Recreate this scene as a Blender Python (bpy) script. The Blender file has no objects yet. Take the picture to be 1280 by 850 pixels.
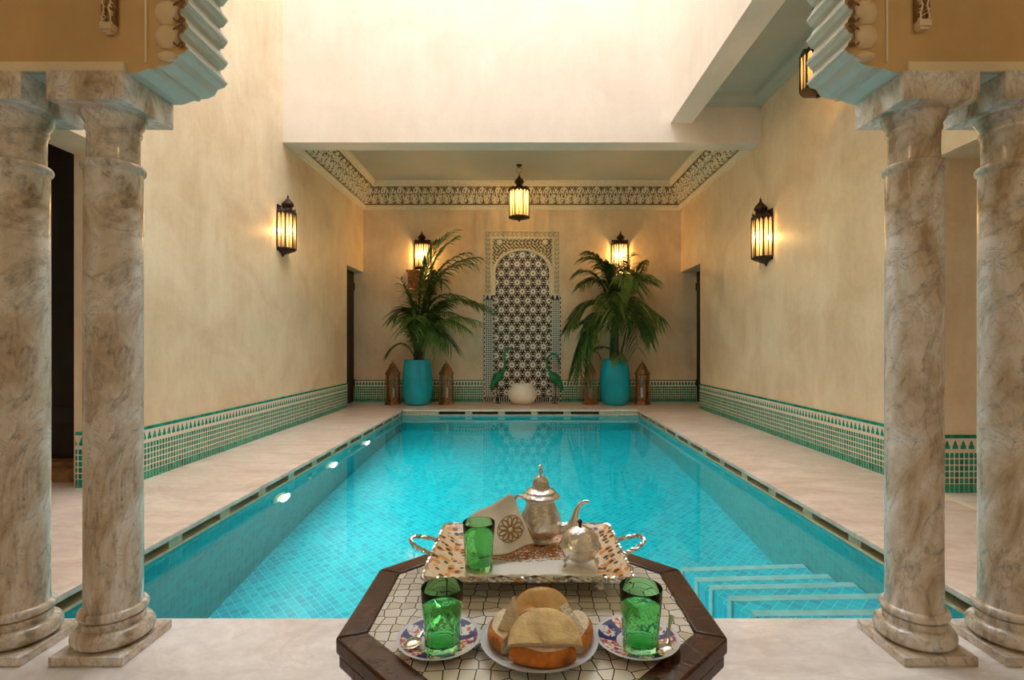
import bpy, bmesh, math, random
from mathutils import Vector, Matrix, Euler
random.seed(7)
PI = math.pi
SC = bpy.context.scene
COL = SC.collection
F, VX, VY, EYE = 658.0, 654.0, 431.0, 1.1

def at(px, py, Y):                       # pixel of the photograph at depth Y -> point
    return Vector(((px - VX) / F * Y, Y, EYE - (py - VY) / F * Y))
def onz(px, py, z):                      # pixel on a horizontal plane z -> point
    Y = (EYE - z) * F / (py - VY)
    return Vector(((px - VX) / F * Y, Y, z))

# ------------------------------------------------------------------ materials
class E:
    """small expression wrapper that grows Math nodes"""
    def __init__(s, nt, sock): s.nt, s.s = nt, sock
    def _m(s, op, *a):
        n = s.nt.nodes.new('ShaderNodeMath'); n.operation = op
        for i, x in enumerate((s,) + a):
            if isinstance(x, E): s.nt.links.new(x.s, n.inputs[i])
            else: n.inputs[i].default_value = x
        return E(s.nt, n.outputs[0])
    def __add__(s, o): return s._m('ADD', o)
    __radd__ = __add__
    def __sub__(s, o): return s._m('SUBTRACT', o)
    def __rsub__(s, o): return s._m('MULTIPLY', -1.0)._m('ADD', o)
    def __mul__(s, o): return s._m('MULTIPLY', o)
    __rmul__ = __mul__
    def __truediv__(s, o): return s._m('DIVIDE', o)
    def __lt__(s, o): return s._m('LESS_THAN', o)
    def __gt__(s, o): return s._m('GREATER_THAN', o)
    def abs(s): return s._m('ABSOLUTE')
    def frac(s): return s._m('FRACT')
    def floor(s): return s._m('FLOOR')
    def sqrt(s): return s._m('SQRT')
    def cos(s): return s._m('COSINE')
    def atan2(s, o): return s._m('ARCTAN2', o)
    def mod(s, o): return s._m('FLOORED_MODULO', o)
    def min(s, o): return s._m('MINIMUM', o)
    def max(s, o): return s._m('MAXIMUM', o)
    def sat(s): return s._m('MINIMUM', 1.0)._m('MAXIMUM', 0.0)

def new_mat(name):
    m = bpy.data.materials.new(name); m.use_nodes = True
    nt = m.node_tree
    return m, nt, nt.nodes['Principled BSDF']
def coords(nt, scale=(1, 1, 1)):
    tc = nt.nodes.new('ShaderNodeTexCoord')
    mp = nt.nodes.new('ShaderNodeMapping'); mp.inputs['Scale'].default_value = scale
    nt.links.new(tc.outputs['Object'], mp.inputs[0])
    return mp.outputs[0]
def xyz(nt, vec):
    s = nt.nodes.new('ShaderNodeSeparateXYZ'); nt.links.new(vec, s.inputs[0])
    return [E(nt, o) for o in s.outputs]
def noise(nt, vec, scale, detail=4, rough=.55, dist=0):
    n = nt.nodes.new('ShaderNodeTexNoise')
    n.inputs['Scale'].default_value = scale; n.inputs['Detail'].default_value = detail
    n.inputs['Roughness'].default_value = rough; n.inputs['Distortion'].default_value = dist
    nt.links.new(vec, n.inputs['Vector']); return E(nt, n.outputs[0])
def ramp(nt, fac, stops):
    r = nt.nodes.new('ShaderNodeValToRGB')
    while len(r.color_ramp.elements) < len(stops): r.color_ramp.elements.new(.5)
    for e, (p, c) in zip(r.color_ramp.elements, stops): e.position = p; e.color = (*c, 1)
    nt.links.new(fac.s, r.inputs[0]); return r.outputs[0]
def mix(nt, fac, a, b):
    n = nt.nodes.new('ShaderNodeMix'); n.data_type = 'RGBA'
    for sock, v in ((n.inputs[0], fac), (n.inputs[6], a), (n.inputs[7], b)):
        if isinstance(v, E): nt.links.new(v.s, sock)
        elif isinstance(v, bpy.types.NodeSocket): nt.links.new(v, sock)
        elif isinstance(v, (int, float)): sock.default_value = v
        else: sock.default_value = (*v, 1)
    return n.outputs[2]
def bump(nt, b, h, strength=.3, dist=.01):
    n = nt.nodes.new('ShaderNodeBump'); n.inputs['Strength'].default_value = strength
    n.inputs['Distance'].default_value = dist
    nt.links.new(h.s, n.inputs['Height']); nt.links.new(n.outputs[0], b.inputs['Normal'])
def simple(name, col, rough=.5, metal=0, nscale=0, var=.15, bmp=0, spec=None, bscale=None):
    m, nt, b = new_mat(name)
    b.inputs['Base Color'].default_value = (*col, 1)
    b.inputs['Roughness'].default_value = rough; b.inputs['Metallic'].default_value = metal
    if nscale:
        v = coords(nt); n = noise(nt, v, nscale)
        lo = [c * (1 - var) for c in col]; hi = [min(1, c * (1 + var)) for c in col]
        nt.links.new(ramp(nt, n, [(.3, lo), (.7, hi)]), b.inputs['Base Color'])
        if bmp: bump(nt, b, noise(nt, v, bscale or nscale * 4), bmp)
    return m

def plaster(name, lo, hi, rough=.55):
    m, nt, b = new_mat(name)
    v = coords(nt); vs = coords(nt, (1.6, 1.6, .35))
    n1 = noise(nt, v, 1.3, 6, .6, .6); n2 = noise(nt, vs, 5, 6, .65, .3); n3 = noise(nt, v, 22, 5, .7)
    f = n1 * .6 + n2 * .22 + n3 * .18
    nt.links.new(ramp(nt, f, [(.36, lo), (.62, hi)]), b.inputs['Base Color'])
    b.inputs['Roughness'].default_value = rough
    bump(nt, b, n2 * .5 + n3 * .5, .12, .02)
    return m
M = {}
M['wall'] = plaster('cream_tadelakt', (.68, .505, .315), (.875, .725, .515), .5)
M['upper'] = plaster('pale_plaster', (.74, .635, .535), (.83, .735, .64), .6)
M['warm_lit'] = plaster('warm_lit_plaster', (.54, .345, .14), (.65, .44, .20), .55)  # warm lamp light on cream plaster is put into this ochre base colour
M['ceil'] = plaster('grey_ceiling', (.43, .44, .36), (.50, .50, .42), .35)
M['gceil'] = simple('gallery_white', (.82, .80, .77), .7)
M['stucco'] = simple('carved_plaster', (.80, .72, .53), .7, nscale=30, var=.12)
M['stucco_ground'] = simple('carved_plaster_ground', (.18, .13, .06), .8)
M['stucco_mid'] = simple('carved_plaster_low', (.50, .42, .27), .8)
M['arch'] = simple('painted_arch', (.62, .62, .54), .45, nscale=8, var=.06)
M['scallop'] = simple('ochre_scallop', (.76, .60, .38), .5, nscale=10, var=.1)
M['volute'] = simple('brown_carving', (.22, .11, .04), .6, nscale=60, var=.4)
M['black'] = simple('dark_door_wood', (.010, .006, .005), .6, nscale=9, var=.4)
M['fillet'] = simple('ivory_fillet', (.80, .68, .48), .5)

def stone(name, lo, hi, vein, rough=.3, axis=(1, .25, 1)):
    m, nt, b = new_mat(name)
    v = coords(nt, axis); v0 = coords(nt)
    n1 = noise(nt, v, 3.2, 8, .65, 1.2); n2 = noise(nt, v0, 14, 6, .7); n3 = noise(nt, v, 1.6, 10, .6, 2.2)
    base = ramp(nt, n1 * .65 + n2 * .35, [(.35, lo), (.62, hi)])
    ve = (1 - ((n3 - .5).abs() * 34).sat()) * (n2 * 1.8 - .55).sat()
    nt.links.new(mix(nt, ve * .55, base, vein), b.inputs['Base Color'])
    b.inputs['Roughness'].default_value = rough
    bump(nt, b, n2, .04, .01)
    return m
M['deck'] = stone('pink_travertine', (.60, .43, .33), (.86, .72, .61), (.34, .18, .11), .28, (.35, 1, 1))
M['terrace'] = stone('grey_travertine', (.56, .50, .47), (.84, .80, .77), (.38, .30, .27), .3, (.5, 1, 1))

def marble():
    m, nt, b = new_mat('veined_marble')
    v = coords(nt, (1, 1, .55)); v0 = coords(nt)
    n1 = noise(nt, v, 5, 7, .62, 1.0); n3 = noise(nt, v, 3.0, 10, .6, 1.8); n4 = noise(nt, v0, 7, 9, .66, 2.8)
    sp = noise(nt, v0, 34, 5, .7)
    base = ramp(nt, n1, [(.36, (.44, .32, .20)), (.47, (.70, .61, .50)), (.60, (.87, .85, .83))])
    v1 = (1 - ((n3 - .5).abs() * 30).sat()) * (sp * 2.6 - .85).sat()
    v2 = (1 - ((n4 - .54).abs() * 36).sat()) * (n1 * 3 - 1.1).sat()
    spk = ((sp - .64) * 12).sat()
    f = (v1 * .75).max(v2 * .6).max(spk * .8)
    nt.links.new(mix(nt, f, base, (.085, .075, .075)), b.inputs['Base Color'])
    b.inputs['Roughness'].default_value = .2
    b.inputs['Coat Weight'].default_value = .3
    return m
M['marble'] = marble()

def dado(name, axis):                    # green and white mosaic skirting
    m, nt, b = new_mat(name)
    c = xyz(nt, coords(nt)); u, z = c[axis], c[2]
    du = ((u / .036).frac() - .5).abs(); dv = (((z - .065) / .047).frac() - .5).abs()
    cell = (du < .39) * (dv < .42) * ((du + dv) < .68)
    cell = cell * (z > .065) * (z < .30)
    bot = (z < .065) * (du < .46)
    t = (z - .325) / .07
    mu = ((u / .06).frac() - .5).abs()
    tri = (mu < ((1 - t) * .30 + .07 * (t < .8)).max((t < .35) * .36)) * (z > .325) * (z < .392)
    top = (z > .405)
    g = cell.max(bot).max(tri).max(top)
    wn = nt.nodes.new('ShaderNodeTexWhiteNoise'); wn.noise_dimensions = '2D'
    cb = nt.nodes.new('ShaderNodeCombineXYZ')
    nt.links.new((u / .036).floor().s, cb.inputs[0]); nt.links.new(((z - .065) / .047).floor().s, cb.inputs[1])
    nt.links.new(cb.outputs[0], wn.inputs['Vector'])
    green = ramp(nt, E(nt, wn.outputs[0]), [(0, (.0, .17, .10)), (1, (.01, .36, .23))])
    nt.links.new(mix(nt, g, (.74, .70, .58), green), b.inputs['Base Color'])
    b.inputs['Roughness'].default_value = .22
    bump(nt, b, g, .3, .002)
    return m
M['dado_x'] = dado('zellige_dado_x', 0); M['dado_y'] = dado('zellige_dado_y', 1)

def rosette():                           # black and ivory star mosaic of the niche
    m, nt, b = new_mat('star_mosaic')
    c = xyz(nt, coords(nt)); x, z = c[0], c[2]
    A, B = .205, .355
    def lat(ox, oz):
        dx = ((x + ox) / A).frac() * A - A / 2; dz = ((z + oz) / B).frac() * B - B / 2
        return dx, dz, (dx * dx + dz * dz).sqrt()
    dx1, dz1, r1 = lat(0, 0); dx2, dz2, r2 = lat(A / 2, B / 2)
    k = r1 < r2
    dx = k * dx1 + (1 - k) * dx2; dz = k * dz1 + (1 - k) * dz2
    r = r1.min(r2); th = dz.atan2(dx)
    petal = (th * 12).cos()
    core = (r > .015) * (r < .056 + .004 * petal)
    ring = (r > .066) * (r < .070)
    star = (r > .074) * (r < .092) * ((th * 12).cos() > .25)
    star2 = (r > .096) * ((th * 6).cos() > .55) * (r < .118)
    w = core.max(ring * ((th * 12).cos() > -.5)).max(star).max(star2)
    nt.links.new(mix(nt, w, (.035, .022, .018), (.80, .76, .64)), b.inputs['Base Color'])
    b.inputs['Roughness'].default_value = .16
    bump(nt, b, noise(nt, coords(nt), 30, 3), .12, .004)
    return m
M['rosette'] = rosette()
def strip_mosaic():
    m, nt, b = new_mat('strip_mosaic')
    c = xyz(nt, coords(nt)); x, z = c[0], c[2]
    du = ((x / .042).frac() - .5).abs(); dv = ((z / .042).frac() - .5).abs()
    w = 1 - (du < .30) * (dv < .30)
    top = (z > 1.99) * ((((x / .09).frac() - .5).abs()) > (2.07 - z) * 3.5 + .08)
    low = (z < .09)
    f = (w * (z < 1.97) * (z > .09)).max(top).max(low * (du < .15))
    nt.links.new(mix(nt, f, (.02, .03, .045), (.66, .68, .60)), b.inputs['Base Color'])
    b.inputs['Roughness'].default_value = .25
    return m
M['strip'] = strip_mosaic()
def check_mosaic():
    m, nt, b = new_mat('check_border')
    c = xyz(nt, coords(nt)); x, z = c[0], c[2]
    f = (((z / .045).floor() + (x / .030).floor()).mod(2.0)) > .5
    nt.links.new(mix(nt, f, (.03, .03, .03), (.70, .68, .58)), b.inputs['Base Color'])
    b.inputs['Roughness'].default_value = .25
    return m
M['check'] = check_mosaic()

def pool_tile(name, lo, hi, axes, grout):
    m, nt, b = new_mat(name)
    c = xyz(nt, coords(nt)); u, v = c[axes[0]], c[axes[1]]
    if axes == (0, 1):
        u, v = (u + v) * .7071, (u - v) * .7071
    S = .055
    du = ((u / S).frac() - .5).abs(); dv = ((v / S).frac() - .5).abs()
    g = (du.max(dv)) > .455
    wn = nt.nodes.new('ShaderNodeTexWhiteNoise'); wn.noise_dimensions = '2D'
    cb = nt.nodes.new('ShaderNodeCombineXYZ')
    nt.links.new((u / S).floor().s, cb.inputs[0]); nt.links.new((v / S).floor().s, cb.inputs[1])
    nt.links.new(cb.outputs[0], wn.inputs['Vector'])
    base = ramp(nt, E(nt, wn.outputs[0]), [(0, lo), (1, hi)])
    nt.links.new(mix(nt, g, base, grout), b.inputs['Base Color'])
    b.inputs['Roughness'].default_value = .4
    return m
M['pool_floor'] = pool_tile('pool_floor_mosaic', (.0, .53, .71), (.0, .76, .88), (0, 1), (.10, .92, .95))
M['pool_wx'] = pool_tile('pool_wall_mosaic_x', (.0, .33, .34), (.01, .47, .46), (0, 2), (.06, .50, .48))
M['pool_wy'] = pool_tile('pool_wall_mosaic_y', (.0, .33, .34), (.01, .47, .46), (1, 2), (.06, .50, .48))
M['nosing'] = simple('pale_step_stone', (.45, .78, .76), .4, nscale=12, var=.15)
M['lip'] = simple('cream_lip', (.62, .50, .32), .45, nscale=20)
M['slot'] = simple('overflow_channel', (.05, .04, .03), .6)

def water():
    m, nt, b = new_mat('pool_water')
    nt.nodes.remove(b)
    out = nt.nodes['Material Output']
    g = nt.nodes.new('ShaderNodeBsdfGlossy'); g.inputs['Roughness'].default_value = .0
    t = nt.nodes.new('ShaderNodeBsdfRefraction'); t.inputs['IOR'].default_value = 1.33; t.inputs['Roughness'].default_value = .0
    t.inputs['Color'].default_value = (.9, 1, 1, 1)
    fr = nt.nodes.new('ShaderNodeFresnel'); fr.inputs['IOR'].default_value = 1.33
    ms = nt.nodes.new('ShaderNodeMixShader')
    v = coords(nt, (1, 2.2, 1))
    h = noise(nt, v, 5.5, 3, .55, .4) * .7 + noise(nt, v, 16, 3, .5) * .3
    bn = nt.nodes.new('ShaderNodeBump'); bn.inputs['Strength'].default_value = .014; bn.inputs['Distance'].default_value = .02
    nt.links.new(h.s, bn.inputs['Height'])
    for n in (g, t, fr): nt.links.new(bn.outputs[0], n.inputs['Normal'])
    nt.links.new(fr.outputs[0], ms.inputs[0]); nt.links.new(t.outputs[0], ms.inputs[1]); nt.links.new(g.outputs[0], ms.inputs[2])
    nt.links.new(ms.outputs[0], out.inputs['Surface'])
    return m
M['water'] = water()
M['pot'] = simple('turquoise_glaze', (.0, .36, .46), .12, nscale=3, var=.25)
M['leaf'] = simple('palm_leaf', (.055, .13, .028), .4, nscale=9, var=.5)
M['leaf2'] = simple('palm_leaf_light', (.15, .25, .06), .4, nscale=9, var=.5)
M['stem'] = simple('palm_stem', (.05, .06, .02), .6, nscale=20, var=.4)
M['soil'] = simple('potting_soil', (.03, .02, .012), .9, nscale=40, var=.4)
M['copper'] = simple('aged_copper', (.30, .14, .06), .4, .7, nscale=25, var=.5, bmp=.3)
M['iron'] = simple('dark_bronze', (.045, .022, .012), .4, .6, nscale=30, var=.5, bmp=.4)
M['candle'] = simple('ivory_candle', (.8, .72, .55), .5)
M['crane'] = simple('green_bronze', (.02, .20, .09), .35, .4, nscale=20, var=.6, bmp=.4)
M['crane_dark'] = simple('dark_bronze_neck', (.02, .03, .02), .35, .5)
M['ceramic'] = simple('white_ceramic', (.86, .80, .70), .3)
M['silver'] = simple('silver', (.80, .77, .72), .12, 1.0, nscale=60, var=.2, bmp=.25, bscale=170)
M['silver_plain'] = simple('polished_silver', (.80, .78, .74), .12, 1.0)
M['wood'] = simple('dark_walnut', (.065, .024, .013), .22, nscale=14, var=.6, bmp=.1)
M['wood_step'] = simple('wooden_step', (.30, .15, .06), .5, nscale=14, var=.4)
M['crumb'] = simple('bread_crumb', (.86, .76, .58), .85, nscale=60, var=.12, bmp=.5, bscale=200)
M['breadtop'] = simple('bread_top', (.88, .62, .31), .7, nscale=28, var=.3, bmp=.3)
M['crust'] = simple('bread_crust', (.66, .22, .04), .55, nscale=45, var=.5, bmp=.4)
M['linen'] = simple('linen', (.80, .74, .62), .9, nscale=60, var=.06, bmp=.3, bscale=600)
M['thread'] = simple('brown_thread', (.36, .18, .06), .8, nscale=200, var=.3)
M['lens'] = simple('lamp_lens', (.9, .85, .6), .3)
b = M['lens'].node_tree.nodes['Principled BSDF']
b.inputs['Emission Color'].default_value = (1, .85, .45, 1); b.inputs['Emission Strength'].default_value = .8

def glass_pane():                        # frosted amber lantern glass
    m, nt, b = new_mat('lantern_glass')
    nt.nodes.remove(b); out = nt.nodes['Material Output']
    d = nt.nodes.new('ShaderNodeBsdfTranslucent'); d.inputs['Color'].default_value = (.95, .80, .48, 1)
    e = nt.nodes.new('ShaderNodeBsdfDiffuse'); e.inputs['Color'].default_value = (.9, .8, .55, 1)
    t = nt.nodes.new('ShaderNodeBsdfTransparent'); t.inputs['Color'].default_value = (1, .85, .55, 1)
    a = nt.nodes.new('ShaderNodeMixShader'); a.inputs[0].default_value = .4
    c = nt.nodes.new('ShaderNodeMixShader'); c.inputs[0].default_value = .72
    nt.links.new(d.outputs[0], a.inputs[1]); nt.links.new(e.outputs[0], a.inputs[2])
    nt.links.new(a.outputs[0], c.inputs[1]); nt.links.new(t.outputs[0], c.inputs[2])
    nt.links.new(c.outputs[0], out.inputs['Surface'])
    return m
M['pane'] = glass_pane()
def clear_pane():
    m, nt, b = new_mat('clear_glass')
    nt.nodes.remove(b); out = nt.nodes['Material Output']
    t = nt.nodes.new('ShaderNodeBsdfTransparent'); t.inputs['Color'].default_value = (.92, .95, .92, 1)
    g = nt.nodes.new('ShaderNodeBsdfGlossy'); g.inputs['Roughness'].default_value = .05
    c = nt.nodes.new('ShaderNodeMixShader'); c.inputs[0].default_value = .12
    nt.links.new(t.outputs[0], c.inputs[1]); nt.links.new(g.outputs[0], c.inputs[2])
    nt.links.new(c.outputs[0], out.inputs['Surface'])
    return m
M['clear'] = clear_pane()
def green_glass():
    m, nt, b = new_mat('green_tea_glass')
    b.inputs['Base Color'].default_value = (.40, .95, .50, 1)
    b.inputs['Roughness'].default_value = .02; b.inputs['IOR'].default_value = 1.45
    b.inputs['Transmission Weight'].default_value = 1
    return m
M['gglass'] = green_glass()

def bone_inlay():
    m, nt, b = new_mat('bone_inlay')
    v = coords(nt, (1, 1, 0))
    vo = nt.nodes.new('ShaderNodeTexVoronoi'); vo.feature = 'DISTANCE_TO_EDGE'; vo.inputs['Scale'].default_value = 42
    vo.inputs['Randomness'].default_value = .38
    nt.links.new(v, vo.inputs['Vector'])
    vc = nt.nodes.new('ShaderNodeTexVoronoi'); vc.inputs['Scale'].default_value = 42; vc.inputs['Randomness'].default_value = .38
    nt.links.new(v, vc.inputs['Vector'])
    sp = nt.nodes.new('ShaderNodeSeparateColor'); nt.links.new(vc.outputs['Color'], sp.inputs[0])
    base = ramp(nt, E(nt, sp.outputs[0]), [(0, (.70, .66, .56)), (1, (.90, .89, .85))])
    line = E(nt, vo.outputs['Distance']) < .035
    nt.links.new(mix(nt, line, base, (.05, .03, .02)), b.inputs['Base Color'])
    b.inputs['Roughness'].default_value = .12
    return m
M['bone'] = bone_inlay()
def tray_mosaic():
    m, nt, b = new_mat('tray_openwork')
    v = coords(nt)
    def vor(scale, feat='F1'):
        vo = nt.nodes.new('ShaderNodeTexVoronoi'); vo.feature = feat; vo.inputs['Scale'].default_value = scale
        vo.inputs['Randomness'].default_value = .6
        nt.links.new(v, vo.inputs['Vector']); return vo
    a = vor(68); d = E(nt, a.outputs['Distance'])
    sp = nt.nodes.new('ShaderNodeSeparateColor'); nt.links.new(a.outputs['Color'], sp.inputs[0])
    k = E(nt, sp.outputs[0]); k2 = E(nt, sp.outputs[1])
    base = mix(nt, k > .35, (.78, .34, .08), (.86, .70, .48))
    base = mix(nt, (d < .42) * (k2 > .35), base, (.03, .02, .02))
    base = mix(nt, (d > .72), base, (.85, .80, .72))
    nt.links.new(base, b.inputs['Base Color'])
    b.inputs['Roughness'].default_value = .3
    bump(nt, b, d, .6, .002)
    return m
M['tray'] = tray_mosaic()
def lace():
    m, nt, b = new_mat('lace_cloth')
    v = coords(nt); c = xyz(nt, v); x, y = c[0], c[1]
    r = ((x * x) * .35 + (y - .02) * (y - .02) * 2.2).sqrt()
    n = noise(nt, v, 160, 3, .6)
    f = (((r < .062) * (n > .44)).max((r > .068) * (r < .078) * (n > .5)))
    nt.links.new(mix(nt, f, (.84, .84, .80), (.45, .17, .04)), b.inputs['Base Color'])
    b.inputs['Roughness'].default_value = .85
    bump(nt, b, n, .3, .001)
    return m
M['lace'] = lace()
def imari():                             # blue, orange and white painted saucer
    m, nt, b = new_mat('painted_saucer')
    v = coords(nt); c = xyz(nt, v); x, y = c[0], c[1]
    r = (x * x + y * y).sqrt(); th = y.atan2(x)
    seg = ((th * 3).cos()) > 0
    tl = (th / (PI / 3) + .5).frac() - .5
    cx = (tl * 1.047) * r; cy = r - .046
    rr = (cx * cx + cy * cy).sqrt()
    n = noise(nt, v, 130, 2, .5)
    med = (rr < .0125)
    medc = mix(nt, (rr < .006) * (n > .45), (.80, .82, .88), (.70, .12, .05))
    medc = mix(nt, (rr > .008) * (n > .52), medc, (.05, .08, .35))
    blue = mix(nt, med, (.015, .03, .22), medc)
    org = mix(nt, n > .5, (.80, .80, .84), (.78, .20, .05))
    org = mix(nt, n > .60, org, (.05, .08, .40))
    col = mix(nt, seg, org, blue)
    col = mix(nt, r > .0575, col, (.70, .74, .85))
    col = mix(nt, r < .030, col, (.72, .76, .84))
    nt.links.new(col, b.inputs['Base Color'])
    b.inputs['Roughness'].default_value = .12
    return m
M['imari'] = imari()
M['plate'] = simple('blue_rim_plate', (.62, .68, .80), .12)

# ------------------------------------------------------------------ mesh helpers
class MB:
    def __init__(s): s.v, s.f, s.mi = [], [], []
    def add(s, vs, fs, mi=0):
        o = len(s.v); s.v += [tuple(p) for p in vs]; s.f += [tuple(i + o for i in f) for f in fs]; s.mi += [mi] * len(fs); return s
    def box(s, x0, x1, y0, y1, z0, z1, mi=0):
        return s.add([(x0, y0, z0), (x1, y0, z0), (x1, y1, z0), (x0, y1, z0), (x0, y0, z1), (x1, y0, z1), (x1, y1, z1), (x0, y1, z1)],
                     [(3, 2, 1, 0), (4, 5, 6, 7), (0, 1, 5, 4), (1, 2, 6, 5), (2, 3, 7, 6), (3, 0, 4, 7)], mi)
    def prism(s, pts, z0, z1, axis='z', mi=0, tz=1.0):
        """closed polygon pts extruded along an axis"""
        n = len(pts)
        def P(a, b, c): return {'z': (a, b, c), 'y': (a, c, b), 'x': (c, a, b)}[axis]
        vs = [P(a, b, z0) for a, b in pts] + [P(a * tz, b * tz, z1) for a, b in pts]
        fs = [tuple(range(n))[::-1], tuple(range(n, 2 * n))] + [(i, (i + 1) % n, (i + 1) % n + n, i + n) for i in range(n)]
        return s.add(vs, fs, mi)
    def lathe(s, prof, n=32, c=(0, 0, 0), mod=None, a0=0, a1=2 * PI, mi=0):
        full = abs(a1 - a0 - 2 * PI) < 1e-6
        k = n if full else n + 1
        vs = []
        for r, z in prof:
            for i in range(k):
                a = a0 + (a1 - a0) * i / n
                rr = r * (mod(a, z) if mod else 1)
                vs.append((c[0] + rr * math.cos(a), c[1] + rr * math.sin(a), c[2] + z))
        fs = []
        for j in range(len(prof) - 1):
            for i in range(n):
                i2 = (i + 1) % k
                fs.append((j * k + i, j * k + i2, (j + 1) * k + i2, (j + 1) * k + i))
        if full:
            if prof[0][0] > 1e-5: fs.append(tuple(range(k))[::-1])
            if prof[-1][0] > 1e-5: fs.append(tuple((len(prof) - 1) * k + i for i in range(k)))
        return s.add(vs, fs, mi)
    def tube(s, path, rad, n=10, mi=0, flat=None):
        path = [Vector(p) for p in path]
        if not hasattr(rad, '__len__'): rad = [rad] * len(path)
        up = Vector((0, 0, 1)); vs = []
        t0 = (path[1] - path[0]).normalized()
        side = t0.cross(up)
        if side.length < 1e-3: side = t0.cross(Vector((1, 0, 0)))
        side.normalize()
        for i, p in enumerate(path):
            t = (path[min(i + 1, len(path) - 1)] - path[max(i - 1, 0)]).normalized()
            side = (side - t * side.dot(t)).normalized(); b_ = t.cross(side)
            for k in range(n):
                a = 2 * PI * k / n
                vs.append(p + (side * math.cos(a) + b_ * math.sin(a) * (flat or 1)) * rad[i])
        fs = [(j * n + k, j * n + (k + 1) % n, (j + 1) * n + (k + 1) % n, (j + 1) * n + k) for j in range(len(path) - 1) for k in range(n)]
        fs += [tuple(range(n))[::-1], tuple((len(path) - 1) * n + k for k in range(n))]
        return s.add(vs, fs, mi)
    def grid(s, fn, nu, nv, mi=0, mifn=None):
        vs = [fn(i / nu, j / nv) for j in range(nv + 1) for i in range(nu + 1)]
        o = len(s.v); s.v += [tuple(p) for p in vs]
        for j in range(nv):
            for i in range(nu):
                a = o + j * (nu + 1) + i
                s.f.append((a, a + 1, a + nu + 2, a + nu + 1)); s.mi.append(mifn((i + .5) / nu, (j + .5) / nv) if mifn else mi)
        return s
    def xf(s, mat, start=0):
        for i in range(start, len(s.v)): s.v[i] = tuple(mat @ Vector(s.v[i]))
        return s
    def build(s, name, mats, parent=None, smooth=True, bevel=0, angle=35, recalc=True, loc=None, solid=0):
        me = bpy.data.meshes.new(name); me.from_pydata(s.v, [], s.f)
        if not isinstance(mats, (list, tuple)): mats = [mats]
        for m in mats: me.materials.append(m)
        me.polygons.foreach_set('material_index', s.mi)
        if recalc:
            bm = bmesh.new(); bm.from_mesh(me)
            bmesh.ops.recalc_face_normals(bm, faces=bm.faces)
            bm.to_mesh(me); bm.free()
        if smooth:
            me.polygons.foreach_set('use_smooth', [True] * len(me.polygons))
            me.set_sharp_from_angle(angle=math.radians(angle))
        me.update()
        o = bpy.data.objects.new(name, me); COL.objects.link(o)
        if parent: o.parent = parent
        if loc is not None: o.location = loc
        if solid:
            md = o.modifiers.new('solid', 'SOLIDIFY'); md.thickness = solid; md.offset = 0
        if bevel:
            md = o.modifiers.new('bevel', 'BEVEL'); md.width = bevel; md.segments = 2; md.limit_method = 'ANGLE'; md.angle_limit = math.radians(40)
        return o

def tag(o, label=None, cat=None, group=None, kind=None):
    if label: o['label'] = label
    if cat: o['category'] = cat
    if group: o['group'] = group
    if kind: o['kind'] = kind
    return o
def thing(name, label, cat, loc=(0, 0, 0), rz=0, group=None):
    o = bpy.data.objects.new(name, None); COL.objects.link(o)
    o.empty_display_size = .1
    o.location = loc; o.rotation_euler = (0, 0, rz)
    return tag(o, label, cat, group)
def struct(o): o['kind'] = 'structure'; return o
def dup(root, loc, rz, label, scale=1):
    def cp(o, par):
        c = o.copy(); COL.objects.link(c)
        if par: c.parent = par
        for ch in list(o.children): cp(ch, c)
        return c
    r = cp(root, None); r.location = loc; r.rotation_euler = (0, 0, rz); r['label'] = label
    r.scale = (scale,) * 3
    return r
def lamp(name, loc, power, col=(1, .62, .28), radius=.03, parent=None):
    l = bpy.data.lights.new(name, 'POINT'); l.energy = power; l.color = col; l.shadow_soft_size = radius
    o = bpy.data.objects.new(name, l); COL.objects.link(o); o.location = loc
    if parent: o.parent = parent
    return o
def bez(p0, p1, p2, n):
    p0, p1, p2 = Vector(p0), Vector(p1), Vector(p2)
    return [(1 - t) ** 2 * p0 + 2 * t * (1 - t) * p1 + t * t * p2 for t in [i / n for i in range(n + 1)]]
def spline(pts, n):
    pts = [Vector(p) for p in pts]; P = [pts[0] * 2 - pts[1]] + pts + [pts[-1] * 2 - pts[-2]]; out = []
    for i in range(1, len(P) - 2):
        for k in range(n):
            t = k / n; a, b_, c, d = P[i - 1], P[i], P[i + 1], P[i + 2]
            out.append(.5 * ((2 * b_) + (c - a) * t + (2 * a - 5 * b_ + 4 * c - d) * t * t + (3 * b_ - a - 3 * c + d) * t ** 3))
    out.append(pts[-1]); return out

# ------------------------------------------------------------------ the room
XL, XR, YB, ROOF = -3.10, 3.06, 10.2, 10.0
PL, PR, PF, PB = -2.04, 1.945, 2.12, 8.94        # deck edge round the pool
YU = 6.78                                        # plane of the upper back wall
ZB = 3.707                                       # underside of its beam
ZG = 3.9                                         # gallery ceiling

m = MB()
m.box(XL - .36, XL, 4.055, 9.25, 0, ROOF); m.box(XL - .36, XL, 2.055, 4.055, 2.567, ROOF)
m.box(XL - .36, XL, 9.25, YB, 2.506, ROOF)
struct(m.build('wall_left', M['wall']))
m = MB()
m.box(XR, XR + .36, 3.923, 9.1, 0, ROOF); m.box(XR, XR + .36, 2.055, 3.923, 2.489, ROOF)
m.box(XR, XR + .36, 9.1, YB, 2.506, ROOF); m.box(XR + .36, 6, 3.923, 4.2, 0, 2.489)
m.box(XR + .36, 6, 2.055, 3.923, 2.489, 2.7)
struct(m.build('wall_right', M['wall']))
m = MB()
m.box(-3.46, 3.50, YB, YB + .3, 0, 4.4)
struct(m.build('wall_back', M['wall']))
m = MB()
m.box(XL, XR, YU, YU + .28, ZB, ROOF)
struct(m.build('wall_upper', M['upper']))
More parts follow.
